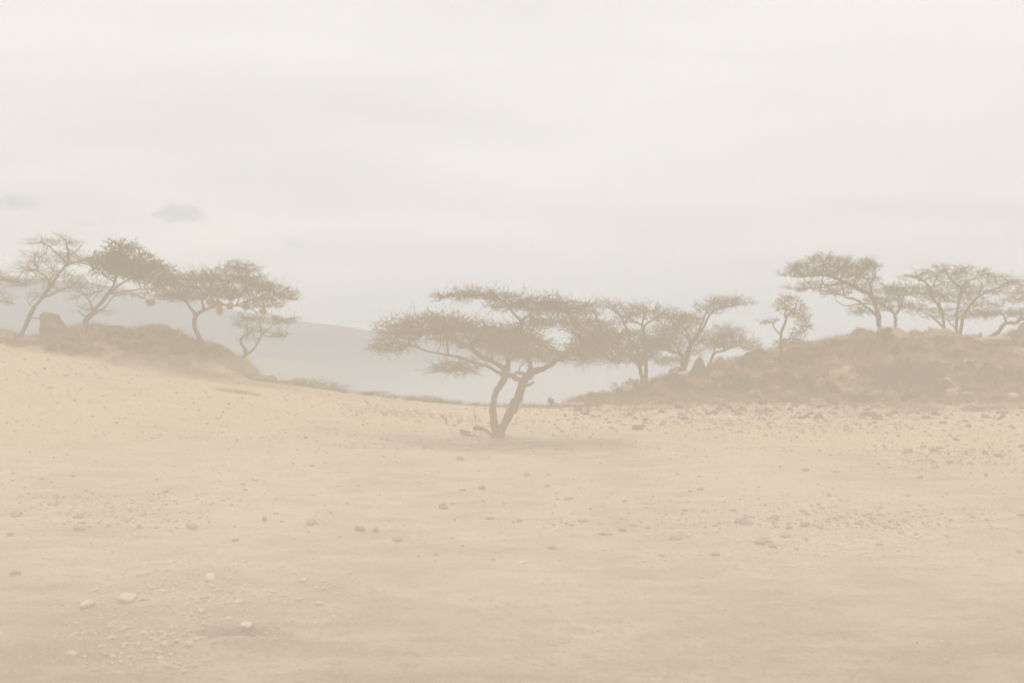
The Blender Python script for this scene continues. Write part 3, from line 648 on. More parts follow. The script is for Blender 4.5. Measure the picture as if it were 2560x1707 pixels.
acacia('acacia_tree', 'broad umbrella acacia with straw nests hanging in it, rooted in the left mound', 60.5, [
    [(502, 905, 0, 6.6), (505, 878, 0, 6.4), (505, 858, 0, 6), (494, 838, 0, 5.6), (486, 815, 0, 5.6), (487, 797, 0, 5), (489, 787, 0, 4.2), (478, 772, 0, 3.4), (464, 753, 0, 3), (444, 740, 0, 2.6), (420, 727, 0, 1.8), (400, 712, 0, 1.2)],
    [(488, 790, 0, 4.6), (500, 781, 0, 4.2), (516, 774, 0, 3.6), (538, 765, .1, 3), (562, 762, .2, 2.8), (590, 764, .3, 2.4), (620, 768, .4, 1.7), (645, 785, .5, 1)],
    [(508, 777, 0, 3.4), (509, 768, 0, 3.2), (506, 757, 0, 3), (511, 743, 0, 2.8), (522, 722, 0, 2), (530, 705, 0, 1.2)], [(562, 762, .2, 2), (545, 748, -.6, 1.7), (560, 730, -.8, 1.2)], [(590, 764, .3, 1.8), (600, 742, .8, 1.5), (612, 722, 1, 1)], [(511, 745, 0, 2), (490, 725, .5, 1.7), (470, 705, .7, 1)], [(590, 762, .3, 1.6), (640, 745, -.4, 1.4), (680, 735, -.6, 1)]],
  [(600, 666, 52, 13, 0, 1.4), (450, 745, 56, 10, .2, 1.4), (590, 735, 90, 12, 0, 2.2), (400, 700, 50, 12, .2, 1.3), (560, 690, 100, 19, 0, 2.6), (480, 700, 66, 18, 0, 2), (430, 715, 52, 18, -.2, 1.6), (620, 710, 80, 20, 0, 2.3), (690, 730, 48, 20, 0, 1.6), (540, 725, 80, 16, .2, 2.2), (420, 690, 48, 14, 0, 1.4), (660, 755, 52, 14, .2, 1.5), (480, 735, 60, 10, -.3, 1.5), (730, 738, 18, 12, 0, .7), (420, 740, 40, 9, 0, 1.2)],
  M_leaf, dens=1.28, leafn=9, leafsize=.042, twiglen=.4, upb=.15, wide=1.2, group=TG)
acacia('acacia_tree', 'small crooked double-stemmed acacia on the end of the left mound with a sparse buff crown', 62.5, [
    [(594, 905, 0, 5), (606, 895, 0, 4.6), (614, 884, 0, 4.4), (612, 872, 0, 4), (603, 860, 0, 3.6), (603, 848, 0, 3.2), (610, 840, 0, 3), (624, 832, 0, 2.2), (634, 822, 0, 1.4)], [(615, 886, 0, 3), (628, 878, 0, 2.8), (638, 867, 0, 2.6), (648, 850, 0, 2.4), (656, 837, 0, 2.2), (668, 824, 0, 1.6), (684, 812, 0, 1)],
    [(620, 834, 0, 1.8), (618, 815, .3, 1.6), (620, 798, .4, 1)], [(655, 838, 0, 1.7), (650, 815, -.3, 1.5), (648, 795, -.4, 1)], [(656, 838, 0, 1.4), (690, 842, .4, 1.2), (712, 838, .5, .9)]],
  [(610, 796, 34, 10, 0, 1.1), (660, 795, 48, 13, 0, 1.4), (710, 800, 40, 9, 0, 1.2), (640, 822, 36, 12, 0, 1.1), (695, 835, 32, 14, .3, 1), (620, 843, 26, 8, 0, .8), (600, 812, 26, 6, 0, .8), (740, 796, 24, 5, 0, .6)],
  M_leafo, M_drytwig, dens=1.01, leafn=3, leafsize=.04, twiglen=.34, twign=3, upb=.05, wide=1.2, group=TG)

# ------------------------------------------------------------------ hanging weaver nests
def nest(u, v, ru, rv, d, label):
    px = d / FPX; c = P(u, v, d); m = MB(); ru *= .78; rv *= .78
    k = 700
    r = unit(RNG.normal(size=(k, 3))) * RNG.uniform(.55, 1, (k, 1)) * np.array([ru * px, ru * px, rv * px])
    a_ = c + r * (1 + .15 * np.minimum(RNG.normal(size=(k, 1)) ** 2, 1.6)); dd = unit(RNG.normal(size=(k, 3)) * [1, 1, .8] + unit(r) * .4 + [0, 0, -.3])
    prisms(m, a_ - dd * .05, a_ + dd * .13, .010, .004, 3, 0)
    th = np.linspace(0, math.pi, 9); ph = np.arange(12) * math.pi / 6
    VV = np.array([c + np.array([math.sin(t_) * math.cos(p_) * ru * px * .62, math.sin(t_) * math.sin(p_) * ru * px * .62, math.cos(t_) * rv * px * .62]) * (1 + .1 * RNG.uniform(-1, 1)) for t_ in th for p_ in ph])
    FF = [(i * 12 + j, i * 12 + (j + 1) % 12, (i + 1) * 12 + (j + 1) % 12, (i + 1) * 12 + j) for i in range(8) for j in range(12)]
    m.add(VV, FF)
    prisms(m, [c], [c + [0.02, 0, rv * px + .12]], .014, .01, 4, 0)
    o = m.obj('bird_nest', [M_nest], None, c)
    tag(o, label, 'bird nest', 'straw bird nests hanging in the left acacias')
for a_ in [(376, 756, 12, 9, 62, 'round straw bird nest hanging far left, below the edge of the green dome'),
           (526, 754, 12, 10, 60, 'tawny straw bird nest close above the fork of the umbrella acacia'),
           (541, 758, 10, 8, 60.4, 'straw bird nest touching the tawny one on its right'),
           (549, 776, 8, 12, 59.8, 'long drooping straw bird nest hanging lowest under the thick limb'),
           (575, 764, 9, 8, 60.2, 'small straw bird nest on the limb right of the long drooping nest'),
           (615, 765, 9, 10, 60.5, 'round pale straw bird nest hanging midway along the right half of the crown'),
           (657, 778, 8, 7, 60.8, 'rightmost straw bird nest, just over the small crooked acacia'),
           (578, 744, 10, 7, 60.9, 'straw bird nest tucked up inside the leaves above the limb')]:
    nest(*a_)

# ------------------------------------------------------------------ shrubs and small plants
def shrub_mesh(seed, h=1.5, w=1.6, stems=9, forks=4, leaf=0, tr=.008, spread=.9, leafsize=.05, twigs=3):
    global RNG
    keep = RNG; RNG = np.random.default_rng(seed)
    sb, cb = MB(), MB()
    A = np.zeros((stems, 3)) + RNG.normal(0, .05, (stems, 3)) * [1, 1, 0]
    an = RNG.uniform(0, 6.28, stems); ti = RNG.uniform(.15, spread, stems)
    D = np.stack([np.cos(an) * np.sin(ti) * w / h, np.sin(an) * np.sin(ti) * w / h, np.cos(ti)], 1)
    L = h * .34; r = tr * 2.6
    for g_ in range(forks):
        B = A + unit(D) * L * RNG.uniform(.6, 1.2, (len(A), 1)) * np.array([w / h, w / h, 1]) 
        prisms(sb if g_ < 2 else cb, A, B, r, r * .7, 4 if g_ < 2 else 3, 0)
        if g_ >= 1:
            for _ in range(twigs):
                s0 = A + (B - A) * RNG.uniform(.2, 1, (len(A), 1)); dd = unit(unit(D) + RNG.normal(0, .7, D.shape) + [0, 0, .1])
                e_ = s0 + dd * L * .7 * RNG.uniform(.4, 1, (len(A), 1)); prisms(cb, s0, e_, tr * .7, tr * .3, 3, 0)
                for __ in range(leaf): leaves(cb, s0 + (e_ - s0) * RNG.uniform(.2, 1, (len(A), 1)), leafsize, 1)
        A = np.repeat(B, 3 if g_ < forks - 1 else 1, 0); D = unit(np.repeat(D, len(A) // len(B), 0) + RNG.normal(0, .42, (len(A), 3)) + [0, 0, .04])
        L *= .72; r *= .66
    RNG = keep
    return sb, cb
def shrub_proto(seed, leafmat, twm, **k):
    sb, cb = shrub_mesh(seed, **k)
    return sb.mesh('stems', [M_bark if twm is None else twm]), cb.mesh('crown', [twm or M_twig, leafmat or M_twig])
def place_shrub(proto, u, v, d, s, label, group=None, name='shrub', cat='shrub', flat=1.0):
    if d is None: p = hit(u, v)
    else: p = P(u, v, d); p[2] = gz(p[0], p[1])
    root = bpy.data.objects.new(name, None); COL.objects.link(root)
    root.location = (p[0], p[1], p[2] - .04); root.rotation_euler = (0, 0, random.uniform(0, 6.28)); root.scale = (s, s, s * flat)
    for nm, me in zip(('stems', 'crown'), proto):
        o = bpy.data.objects.new(nm, me); COL.objects.link(o); o.parent = root
    tag(root, label, cat, group); return root
SH = [shrub_proto(11, None, M_twig, h=1.6, w=1.9, stems=10, forks=5, spread=1.1),
      shrub_proto(12, M_leafo, M_drytwig, h=1.5, w=1.6, stems=9, forks=4, leaf=1, spread=1.0),
      shrub_proto(13, M_leafgg, M_twig, h=1.2, w=1.5, stems=10, forks=4, leaf=2, spread=1.2, leafsize=.045),
      shrub_proto(14, None, M_drytwig, h=1.0, w=1.3, stems=14, forks=4, spread=1.3),
      shrub_proto(15, M_leafo, M_twig, h=1.6, w=1.0, stems=7, forks=4, leaf=2, spread=.6, leafsize=.06)]
SG = 'dry scrub bushes on the rocky mounds'
place_shrub(SH[1], 470, 895, 60.0, 1.25, 'pale leafy bush wrapped around the foot of the nest-hung umbrella acacia')
place_shrub(SH[1], 425, 870, 61.5, .9, 'sparse twiggy bush on the skyline just left of the nest-hung acacia trunk')
place_shrub(SH[0], 2258, 1003, None, 1.75, 'large bare thorn bush spreading in the middle of the right mound', SG)
place_shrub(SH[0], 2205, 985, None, 1.25, 'bare thorn bush leaning on the left side of the large one', SG)
place_shrub(SH[0], 2330, 985, None, 1.3, 'bare thorn bush close on the right of the large one', SG)
place_shrub(SH[4], 1378, 1012, 60.5, .42, 'lone knee-high bush on the plain rim right of the big acacia trunk', name='shrub')
place_shrub(SH[1], 2082, 862, 75, .55, 'small spiky bush on the right skyline left of the two boulders')
place_shrub(SH[3], 2150, 850, 76, .6, 'dead thorny twigs sprawling at the left foot of the boulders')
place_shrub(SH[3], 2440, 853, 76, .8, 'tangle of dead twigs on the crest between the vase-shaped and lying acacias')
place_shrub(SH[3], 2330, 850, 76.5, .75, 'drooping bare twigs on the crest left of the vase-shaped acacia')
place_shrub(SH[2], 1695, 945, 74, .7, 'dense low bush under the many-stemmed acacia')
place_shrub(SH[3], 1665, 955, 73, .8, 'bare tangle of hanging twigs at the foot of the many-stemmed acacia')
gen = 'knee-high dry scrub bush among others on the right mound slope'
slots = [(1480, 1000), (1530, 1000), (1580, 990), (1640, 990), (1640, 970), (1700, 985), (1690, 965), (1760, 985), (1790, 950), (1810, 975), (1850, 930), (1840, 960), (1880, 985), (1900, 930), (1930, 960), (1950, 900), (1975, 990), (1990, 930), (2010, 965),
         (2040, 900), (2060, 940), (2050, 985), (2100, 900), (2110, 960), (2130, 1000), (2150, 930), (2180, 890), (2170, 1005), (2240, 900), (2250, 935), (2290, 890), (2300, 950), (2340, 880), (2350, 925), (2370, 990), (2400, 900), (2400, 960), (2430, 880),
         (2430, 990), (2450, 930), (2480, 900), (2490, 970), (2510, 940), (2530, 890), (2540, 1000), (2550, 960), (2210, 870), (1900, 895), (1990, 885)]
for i, (u, v) in enumerate(slots):
    place_shrub(SH[(0, 3, 1, 2, 4, 0)[i % 6]], u + random.uniform(-8, 8), v + random.uniform(-6, 6), None, random.choice((.45, .6, .8, 1.1)), gen, SG, flat=random.uniform(.7, 1))
genl = 'low dry scrub bush among others on the shaded left mound'
for i, (u, v) in enumerate([(150, 880), (200, 870), (240, 890), (290, 865), (300, 900), (345, 885), (380, 870), (400, 905), (440, 895), (520, 905), (560, 910), (590, 925), (340, 850), (260, 850), (540, 885), (450, 920)]):
    place_shrub(SH[(2, 3, 1)[i % 3]], u, v, None, random.uniform(.4, .75), genl, SG, flat=.8)

# dead thorn-branch piles on the rim
def brush(u0, u1, v0, v1, d, n_, hpx, label):
    px = d / FPX; m = MB()
    uu = RNG.uniform(u0, u1, n_); x = (uu - 1280) * px; y = d + RNG.uniform(-.8, .5, n_)
    z = ground_h(x, y); prof = np.sin(np.clip((uu - u0) / (u1 - u0), .04, .96) * math.pi) ** .6
    A = np.stack([x, y, z + RNG.uniform(0, .5, n_) * hpx * px * prof], 1)
    for _ in range(3):
        D = unit(RNG.normal(size=(n_, 3)) * [1, .8, .5] + [0.1, 0, .15]); B = A + D * RNG.uniform(.15, .45, (n_, 1)); B[:, 2] = np.minimum(B[:, 2], z + hpx * px * prof * 1.7)
        B[:, 2] = np.maximum(B[:, 2], z)
        prisms(m, A, B, .014, .010, 3, 0)
        for __ in range(2):
            q = unit(D + RNG.normal(0, .8, D.shape)); prisms(m, B, B + q * .16, .008, .003, 3, 0)
        A = B
    c = np.array([x.mean(), d, z.mean()]); o = m.obj('brushwood', [M_twig], None, c); tag(o, label, 'brushwood')
brush(715, 870, 955, 990, 61.5, 150, 15, 'long heap of dead thorn branches along the rim right of the left mound')
brush(905, 985, 985, 995, 61.3, 60, 7, 'small heap of dead thorn branches on the bare rim left of the big acacia')
brush(1010, 1120, 990, 1002, 61.0, 70, 7, 'thin scatter of dead sticks on the grassy rim behind the big acacia')

# sapling, log, root at the main tree
def sapling(u, v, d, h, label, stems=1, lean=.2):
    p = P(u, v, d); p[2] = gz(p[0], p[1]); m = MB()
    A = np.repeat(p[None], stems, 0) - [0, 0, .05]; D = unit(np.array([[lean, 0, 1.]]) + RNG.normal(0, .15, (stems, 3))); r = .014
    for k in range(4):
        B = A + D * h / 4; prisms(m, A, B, r, r * .8, 4, 0); r *= .8
        for _ in range(3 + k):
            q = unit(D * .4 + RNG.normal(0, .6, D.shape)); e_ = B + q * h * .2; prisms(m, B, e_, .006, .003, 3, 0)
            for __ in range(2): prisms(m, e_, e_ + unit(q + RNG.normal(0, .6, q.shape)) * h * .12, .004, .002, 3, 0)
        A = B; D = unit(D + RNG.normal(0, .3, D.shape) + [0, 0, .1])
    o = m.obj('sapling', [M_drytwig], None, p); tag(o, label, 'sapling')
sapling(1186, 1066, 42, .78, 'thin leafless sapling standing behind the log left of the big acacia')
sapling(1117, 1058, 44, .5, 'short forked dead stalk well left of the thin sapling', 3, .0)
sapling(1145, 1058, 44, .4, 'pair of stubby dry stalks between the forked stalk and the thin sapling', 2, .05)
def log(pts, rad, d, label):
    m = MB(); q = []
    for (u, v, dy) in pts: q.append(P(u, v, d + dy))
    q = smooth_line(q, 5); tube(m, q, np.interp(np.linspace(0, 1, len(q)), np.linspace(0, 1, len(rad)), rad), 9)
    o = m.obj('fallen_log', [M_bark], None, q[len(q) // 2]); tag(o, label, 'log')
log([(1183, 1072, 0), (1195, 1070, 0), (1210, 1073, 0), (1222, 1081, -.1), (1232, 1088, -.2)], [.075, .075, .065, .06, .05], 37.6, 'thick arched fallen log resting against the foot of the big acacia')
log([(1150, 1076, 0), (1160, 1078, 0), (1178, 1082, 0)], [.05, .045, .035], 38, 'short knobbly dead branch on the ground left of the arched log')
log([(1150, 1083, 0), (1180, 1090, -.2), (1210, 1097, -.5), (1240, 1106, -.8)], [.03, .045, .05, .06], 37.2, 'long low root-like branch half buried in front of the arched log')

# ------------------------------------------------------------------ rocks
def ico(sub=3):
    import bmesh
    bm = bmesh.new(); bmesh.ops.create_icosphere(bm, subdivisions=sub, radius=1)
    V_ = np.array([v.co[:] for v in bm.verts]); F_ = np.array([[v.index for v in f.verts] for f in bm.faces]); bm.free(); return V_, F_
ICO = ico(3); ICO4 = ico(4)
def rock_verts(seed, sc, rough=.3, cuts=7, src=None):
    r = np.random.default_rng(seed); V_ = (src or ICO)[0].copy()
    for _ in range(cuts):
        n_ = unit(r.normal(size=3)); t_ = r.uniform(.55, .85); dd = V_ @ n_ - t_; V_ -= np.outer(np.maximum(dd, 0) * r.uniform(.45, .9), n_)
    n3 = fbm(V_[:, 0] * 1.7 + seed, V_[:, 1] * 1.7 + V_[:, 2] * 1.3, seed, 4)
    V_ *= (1 + rough * n3)[:, None]
    return V_ * np.array(sc)
def rock_mesh(seed, sc, m, name='rock', **k):
    b_ = MB(); b_.add(rock_verts(seed, sc, **k), (k.get('src') or ICO)[1], 0, True); return b_.mesh(name, [m])
DARK = [rock_mesh(100 + i, (1, .85, .62 + .08 * (i % 4)), M_rock, rough=.35) for i in range(7)]
PALE = [rock_mesh(200 + i, (1, .8, .5 + .06 * (i % 4)), M_palerock, rough=.3, cuts=10) for i in range(6)]
MIDR = [rock_mesh(300 + i, (1, .8, .5 + .08 * (i % 4)), M_midrock, rough=.3) for i in range(6)]
DARKP = [rock_mesh(500 + i, (1, .85, .6), M_greyrock, rough=.35) for i in range(5)]
WHT = [rock_mesh(400, (1, .7, .45), M_whiterock, rough=.3)]
def put_rock(meshes, u, v, wpx, label, group=None, name='rock', hpx=None, d=None, sink=.25, rot=None, cat='rock'):
    if d is None: p = hit(u, v)
    else: p = P(u, v, d); p[2] = gz(p[0], p[1])
    s = wpx * .5 * p[1] / FPX; sz = s if hpx is None else hpx * .5 * p[1] / FPX / .62
    o = bpy.data.objects.new(name, random.choice(meshes)); COL.objects.link(o)
    o.scale = (s * random.uniform(.95, 1.25), s * random.uniform(.7, 1.0), sz * random.uniform(.7, 1.05))
    o.rotation_euler = (random.uniform(-.15, .15), random.uniform(-.15, .15), random.uniform(0, 6.28) if rot is None else rot)
    o.location = (p[0], p[1], p[2] + sz * .62 * (1 - 2 * sink))
    return tag(o, label, cat, group)

# big boulders on the ridges: own shapes
def boulder(u, v, w_, h_, d, seed, m, label, name='boulder', z=None, cuts=6, rough=.35, cat='boulder', rd=.8):
    px = d / FPX; c = P(u, v, d)
    b_ = MB(); b_.add(rock_verts(seed, (w_ * .56 * px, w_ * .5 * px * rd, h_ * .56 * px), rough=rough, cuts=cuts, src=ICO4), ICO4[1])
    o = b_.obj(name, [m]); o.location = c; tag(o, label, cat); return o
boulder(128, 827, 58, 82, 61, 5, M_rock, 'tall blocky stack of dark rock on the left mound beside the leaning bare tree', cuts=8, rough=.45)
boulder(150, 850, 90, 54, 60.6, 8, M_rock, 'broad dark rock forming the foot of the tall blocky stack', cuts=10)
boulder(8, 848, 62, 42, 60, 9, M_rock, 'dark rock cut by the left edge of the picture')
boulder(62, 858, 68, 32, 60, 10, M_rock, 'flat dark rock at the foot of the leaning bare tree')
boulder(110, 868, 60, 26, 59.5, 18, M_rock, 'low dark rock at the bottom of the left mound under the blocky stack')
boulder(290, 826, 90, 26, 63, 11, M_rock, 'long low rock on the left skyline right of the green-topped tree')
boulder(395, 838, 56, 34, 62.5, 12, M_rock, 'rounded rock where the left skyline starts to fall')
boulder(560, 889, 40, 36, 62, 13, M_rock, 'square-edged rock left of the small crooked acacia')
boulder(592, 905, 34, 26, 61.8, 14, M_rock, 'small rock right at the root of the small crooked acacia')
boulder(620, 928, 46, 34, 61.6, 15, M_rock, 'sloping rock just below the small crooked acacia')
boulder(676, 950, 30, 24, 61, 16, M_rock, 'round rock near the tip of the left mound')
boulder(700, 960, 30, 16, 61, 17, M_rock, 'last little rock at the tip of the left mound')
boulder(648, 948, 40, 20, 60.8, 19, M_rock, 'wedge rock between the sloping rock and the round rock')
boulder(2203, 846, 30, 50, 74.8, 21, M_midrock, 'narrow upright boulder below the leaning umbrella acacia', cuts=5, rough=.2)
boulder(2241, 846, 58, 50, 74.8, 22, M_midrock, 'wide rounded boulder touching the narrow upright one', cuts=5, rough=.2)
boulder(2352, 846, 96, 40, 75.5, 23, M_midrock, 'broad hump-backed boulder under the vase-shaped acacia', cuts=5)
boulder(2556, 846, 56, 60, 74, 24, M_rock, 'tall jagged boulder at the right edge of the ridge', cuts=5, rough=.9)
boulder(2480, 852, 100, 24, 75, 34, M_midrock, 'long low slab of rock between the lying acacia and the right edge boulder', cuts=5)
boulder(2125, 852, 66, 26, 75, 25, M_midrock, 'low rounded rock on the skyline left of the two boulders')
boulder(1880, 894, 42, 32, 74.5, 26, M_rock, 'lumpy dark rock on the skyline left of the slender ochre tree')
boulder(2040, 870, 40, 24, 75, 27, M_rock, 'dark rock on the skyline right of the slender ochre tree', cuts=5)
boulder(1577, 976, 34, 24, 69, 28, M_rock, 'round dark rock on the rim left of the small green acacia trunk')
boulder(1625, 964, 18, 18, 71, 29, M_rock, 'small ball-like dark rock right of the small green acacia trunk')
boulder(1655, 955, 32, 20, 72.5, 30, M_midrock, 'pale brown domed rock further up the rim from the ball-like one')
boulder(1449, 1000, 22, 24, 62.5, 31, M_rock, 'single round dark rock where the right mound meets the plain rim')
boulder(1450, 1012, 26, 14, 60.5, 32, M_midrock, 'small brown rock in front of the single round one')
boulder(1520, 990, 40, 18, 65, 33, M_rock, 'mossy-looking dark hump at the foot of the rim, left part of the right mound')
boulder(2078, 997, 30, 26, 60, 35, M_rock, 'dark round rock at the base of the right mound, left of the thorn bushes')
boulder(1858, 950, 30, 22, 68, 36, M_rock, 'squat dark rock in the scrub below the lumpy skyline rock')
boulder(1770, 965, 36, 26, 66, 37, M_rock, 'squat dark rock in the scrub below the termite mound')
boulder(1890, 985, 44, 20, 62, 38, M_rock, 'wide dark rock at the base of the right mound below the slender tree')
boulder(2030, 945, 50, 36, 68, 39, M_rock, 'big shadowy rock half hidden in scrub left of the thorn bushes')
boulder(2420, 905, 24, 18, 68, 40, M_palerock, 'pale bleached rock high in the scrub of the right mound')
boulder(2380, 985, 34, 22, 62, 41, M_midrock, 'grey rock at the right foot of the thorn bushes')
boulder(2530, 990, 30, 16, 62, 42, M_midrock, 'grey rock by the right edge at the base of the mound')

# termite mound: a tall rounded cone with shoulder
th = np.arange(28) * 2 * math.pi / 28; rows = []
prof = [(0, .98), (.12, .80), (.28, .66), (.5, .55), (.78, .45), (1.05, .36), (1.28, .27), (1.42, .17), (1.5, .07), (1.52, .01)]
tcn = P(1746, 945, 73.2)
for k, (z_, r_) in enumerate(prof):
    rr = r_ * (1 + .14 * fbm(np.cos(th) * 1.6 + 4, np.sin(th) * 1.6 + z_ * 2, 61, 3)) + (.35 * np.exp(-((th - math.pi) / .7) ** 2) * max(0, 1 - z_ / .6))
    rows.append(np.stack([tcn[0] + np.cos(th) * rr + .05 * z_, tcn[1] + np.sin(th) * rr, np.full(28, tcn[2] - .1 + z_ * 1.0)], -1))
tm = MB(); Vt = np.concatenate(rows); i = np.arange(28); j = (i + 1) % 28
tm.add(Vt, np.concatenate([np.stack([i + 28 * k, j + 28 * k, j + 28 * (k + 1), i + 28 * (k + 1)], 1) for k in range(len(prof) - 1)]))
tag(tm.obj('termite_mound', [M_termite], None, tcn), 'dark rounded cone of a termite mound beside the many-stemmed acacia', 'termite mound')

# stones one can point to
named = [
 (DARK, 1110, 1272, 42, 'biggest stone on the open plain in front of the acacia, two-humped and grey', 22),
 (MIDR, 1150, 1150, 22, 'rounded grey stone alone just in front of the big acacia', 18), (MIDR, 1063, 1121, 26, 'low wide stone left of the big acacia in its shade', 12),
 (DARK, 1204, 1222, 18, 'egg-shaped grey stone straight below the big acacia', 14), (DARK, 1156, 1226, 18, 'small blunt stone just left of the egg-shaped one', 9),
 (MIDR, 1226, 1298, 28, 'oval striped-looking stone right of the two-humped stone', 12), (MIDR, 1316, 1190, 20, 'upright small stone with a white pebble beside it', 13),
 (DARK, 1370, 1217, 24, 'flat topped stone in the mid plain right of the egg-shaped one', 10), (DARK, 1421, 1249, 32, 'long dark stone lying sideways in the mid plain', 10),
 (MIDR, 1458, 1303, 30, 'long sideways stone further right and nearer than the other long one', 12), (MIDR, 1556, 1326, 34, 'large grey block near the middle right of the plain', 18),
 (MIDR, 1515, 1336, 40, 'broad low stone with a pale back beside the large grey block', 12), (MIDR, 1380, 1372, 28, 'rounded stone among pebbles right of the white stick-like stone', 17),
 (WHT, 1306, 1407, 28, 'bright white stick-like stone lying on the dust', 9), (DARK, 898, 1326, 34, 'dark upright stone of a close pair left of the plain centre', 24),
 (DARK, 940, 1330, 26, 'shorter dark stone of the same close pair, on the right', 22), (MIDR, 992, 1356, 28, 'rounded stone right of and below the close pair', 16), (DARK, 1090, 1388, 22, 'dark low stone below the two-humped one', 10),
 (DARK, 483, 1322, 46, 'large dark rounded stone alone left of centre in the near plain', 22), (MIDR, 588, 1352, 34, 'flat-topped stone right of the large rounded one', 14), (MIDR, 662, 1300, 26, 'pale squared stone above and right of the flat-topped one', 20),
 (DARK, 782, 1312, 36, 'grey double stone midway between the squared stone and the close pair', 18), (DARK, 195, 1296, 28, 'dark pointed stone at left of the near plain', 9), (MIDR, 198, 1326, 28, 'rounded grey stone below the dark pointed one', 14),
 (DARK, 24, 1340, 22, 'dark stone near the left edge', 12), (MIDR, 40, 1290, 44, 'cluster-topping pale stone close to the left edge', 20), (MIDR, 415, 1231, 24, 'small block stone above the large rounded one', 14), (DARK, 38, 1440, 28, 'grey cube-like stone near the left edge of the gravel', 18),
 (PALE, 525, 1450, 42, 'cream block standing up at the top right of the pale gravel', 34), (PALE, 218, 1518, 42, 'cream block at the left of the pale gravel', 30), (PALE, 318, 1500, 68, 'widest cream rock in the middle of the pale gravel', 38), (PALE, 420, 1428, 22, 'small bright stone above the pale gravel', 12),
 (MIDR, 2013, 1177, 24, 'round grey stone on the right plain left of the pair', 15), (MIDR, 2091, 1180, 18, 'smaller stone right of the round grey one', 10), (DARK, 2300, 1195, 16, 'ball-like stone alone on the right plain', 12), (DARK, 2465, 1191, 16, 'upright dark stone alone near the right edge', 14),
 (DARK, 1860, 1310, 46, 'largest stone of the rubble strip on the right plain', 22), (MIDR, 1940, 1300, 22, 'rounded stone right of the largest in the rubble strip', 12), (MIDR, 1751, 1226, 16, 'small pointed stone near the left end of the rubble strip', 12), (MIDR, 2072, 1242, 14, 'pointed upright stone above the rubble strip', 12),
 (MIDR, 1910, 1360, 56, 'long sloping slab in the lower rubble strip', 20), (MIDR, 1963, 1345, 30, 'short dark slab above the long sloping one', 12), (DARK, 1788, 1388, 30, 'dark flat stone at the left of the lower rubble strip', 12), (MIDR, 1690, 1350, 34, 'wedge-shaped stone between the grey block and the rubble strip', 18),
 (MIDR, 2270, 1128, 28, 'grey stone in the stony patch at right, left of a bigger one', 18), (DARK, 2332, 1128, 26, 'bigger rounded stone in the stony patch at right', 20), (DARK, 2497, 1142, 26, 'dark stone in the stony patch close to the right edge', 18),
 (DARK, 1594, 1074, 32, 'hat-shaped dark rock at the near edge of the rock field', 22), (DARK, 1798, 1025, 24, 'round dark rock in the middle of the rock field', 18), (DARK, 1855, 1026, 34, 'wide dark rock right of the round one in the rock field', 14), (DARK, 1910, 1036, 24, 'dark rock right of the wide one in the rock field', 14), (DARK, 1927, 1029, 12, 'small ball rock perched between two larger ones in the rock field', 10),
 (DARK, 1903, 1052, 18, 'dark rock in the near part of the rock field, right side', 14), (DARK, 1713, 1049, 20, 'rounded dark rock in the near left part of the rock field', 12), (DARK, 2165, 1040, 34, 'dark sloping rock below the thorn bushes, first of two', 18), (DARK, 2195, 1048, 36, 'dark sloping rock below the thorn bushes, second of two', 16), (DARK, 2280, 1034, 48, 'long arched dark rock below the right part of the thorn bushes', 14),
 (DARK, 2432, 1028, 44, 'big grey-brown rock in the right part of the rock field', 26), (DARK, 2500, 1024, 44, 'big dark low rock nearest the right edge of the rock field', 20), (DARK, 2188, 1018, 30, 'dark round rock right under the thorn bush stems', 16), (DARK, 1665, 1008, 40, 'dark rock at the top left of the rock field against the scrub', 16), (DARK, 1692, 1002, 28, 'angular rock beside the top left one', 14),
 (DARK, 1740, 998, 20, 'rock at the top of the rock field under the termite mound', 10), (MIDR, 1790, 1000, 40, 'long pale-backed rock at the top of the rock field', 12), (MIDR, 2065, 985, 22, 'pale bleached stone against the dark rock at the mound base', 12),
 (MIDR, 1046, 1056, 18, 'rounded grey stone on the turf left of the big acacia', 12), (MIDR, 125, 971, 20, 'only sizeable stone on the left slope turf', 8), (MIDR, 1110, 1003, 16, 'dark stone on the turf rim left of the big acacia trunk', 9), (MIDR, 917, 1008, 16, 'grey stone on the turf rim by the small thorn heap', 8),
 (PALE, 362, 1588, 30, 'pale stone in the lower gravel heap, top', 14), (PALE, 370, 1632, 30, 'pale stone in the lower gravel heap, bottom', 16), (PALE, 180, 1640, 40, 'cream rock left of the lower gravel heap', 20), (PALE, 618, 1586, 42, 'cream clod on the rim of the dark hollow', 18),
]
for ms, u, v, wpx, lab, hpx in named:
    put_rock(DARKP if (ms is DARK and v > 1100) else ms, u, v, wpx, lab, None, hpx=hpx * 1.05, sink=.38)
# rocks breaking through the scrub of the mounds
for i in range(30):
    put_rock(DARK + MIDR if i % 3 else MIDR, random.uniform(1560, 2550), random.triangular(895, 1008, 990), random.uniform(18, 50), 'rough rock showing through the dry scrub of the right mound', 'rocks in the scrub of the right mound', sink=.2)
for i in range(14):
    u = random.uniform(120, 600); put_rock(DARK, u, np.interp(u, [120, 300, 600], [862, 868, 925]) + random.uniform(-14, 18), random.uniform(18, 40), 'rough rock showing through the dry scrub of the left mound', 'rocks in the scrub of the left mound', sink=.2)
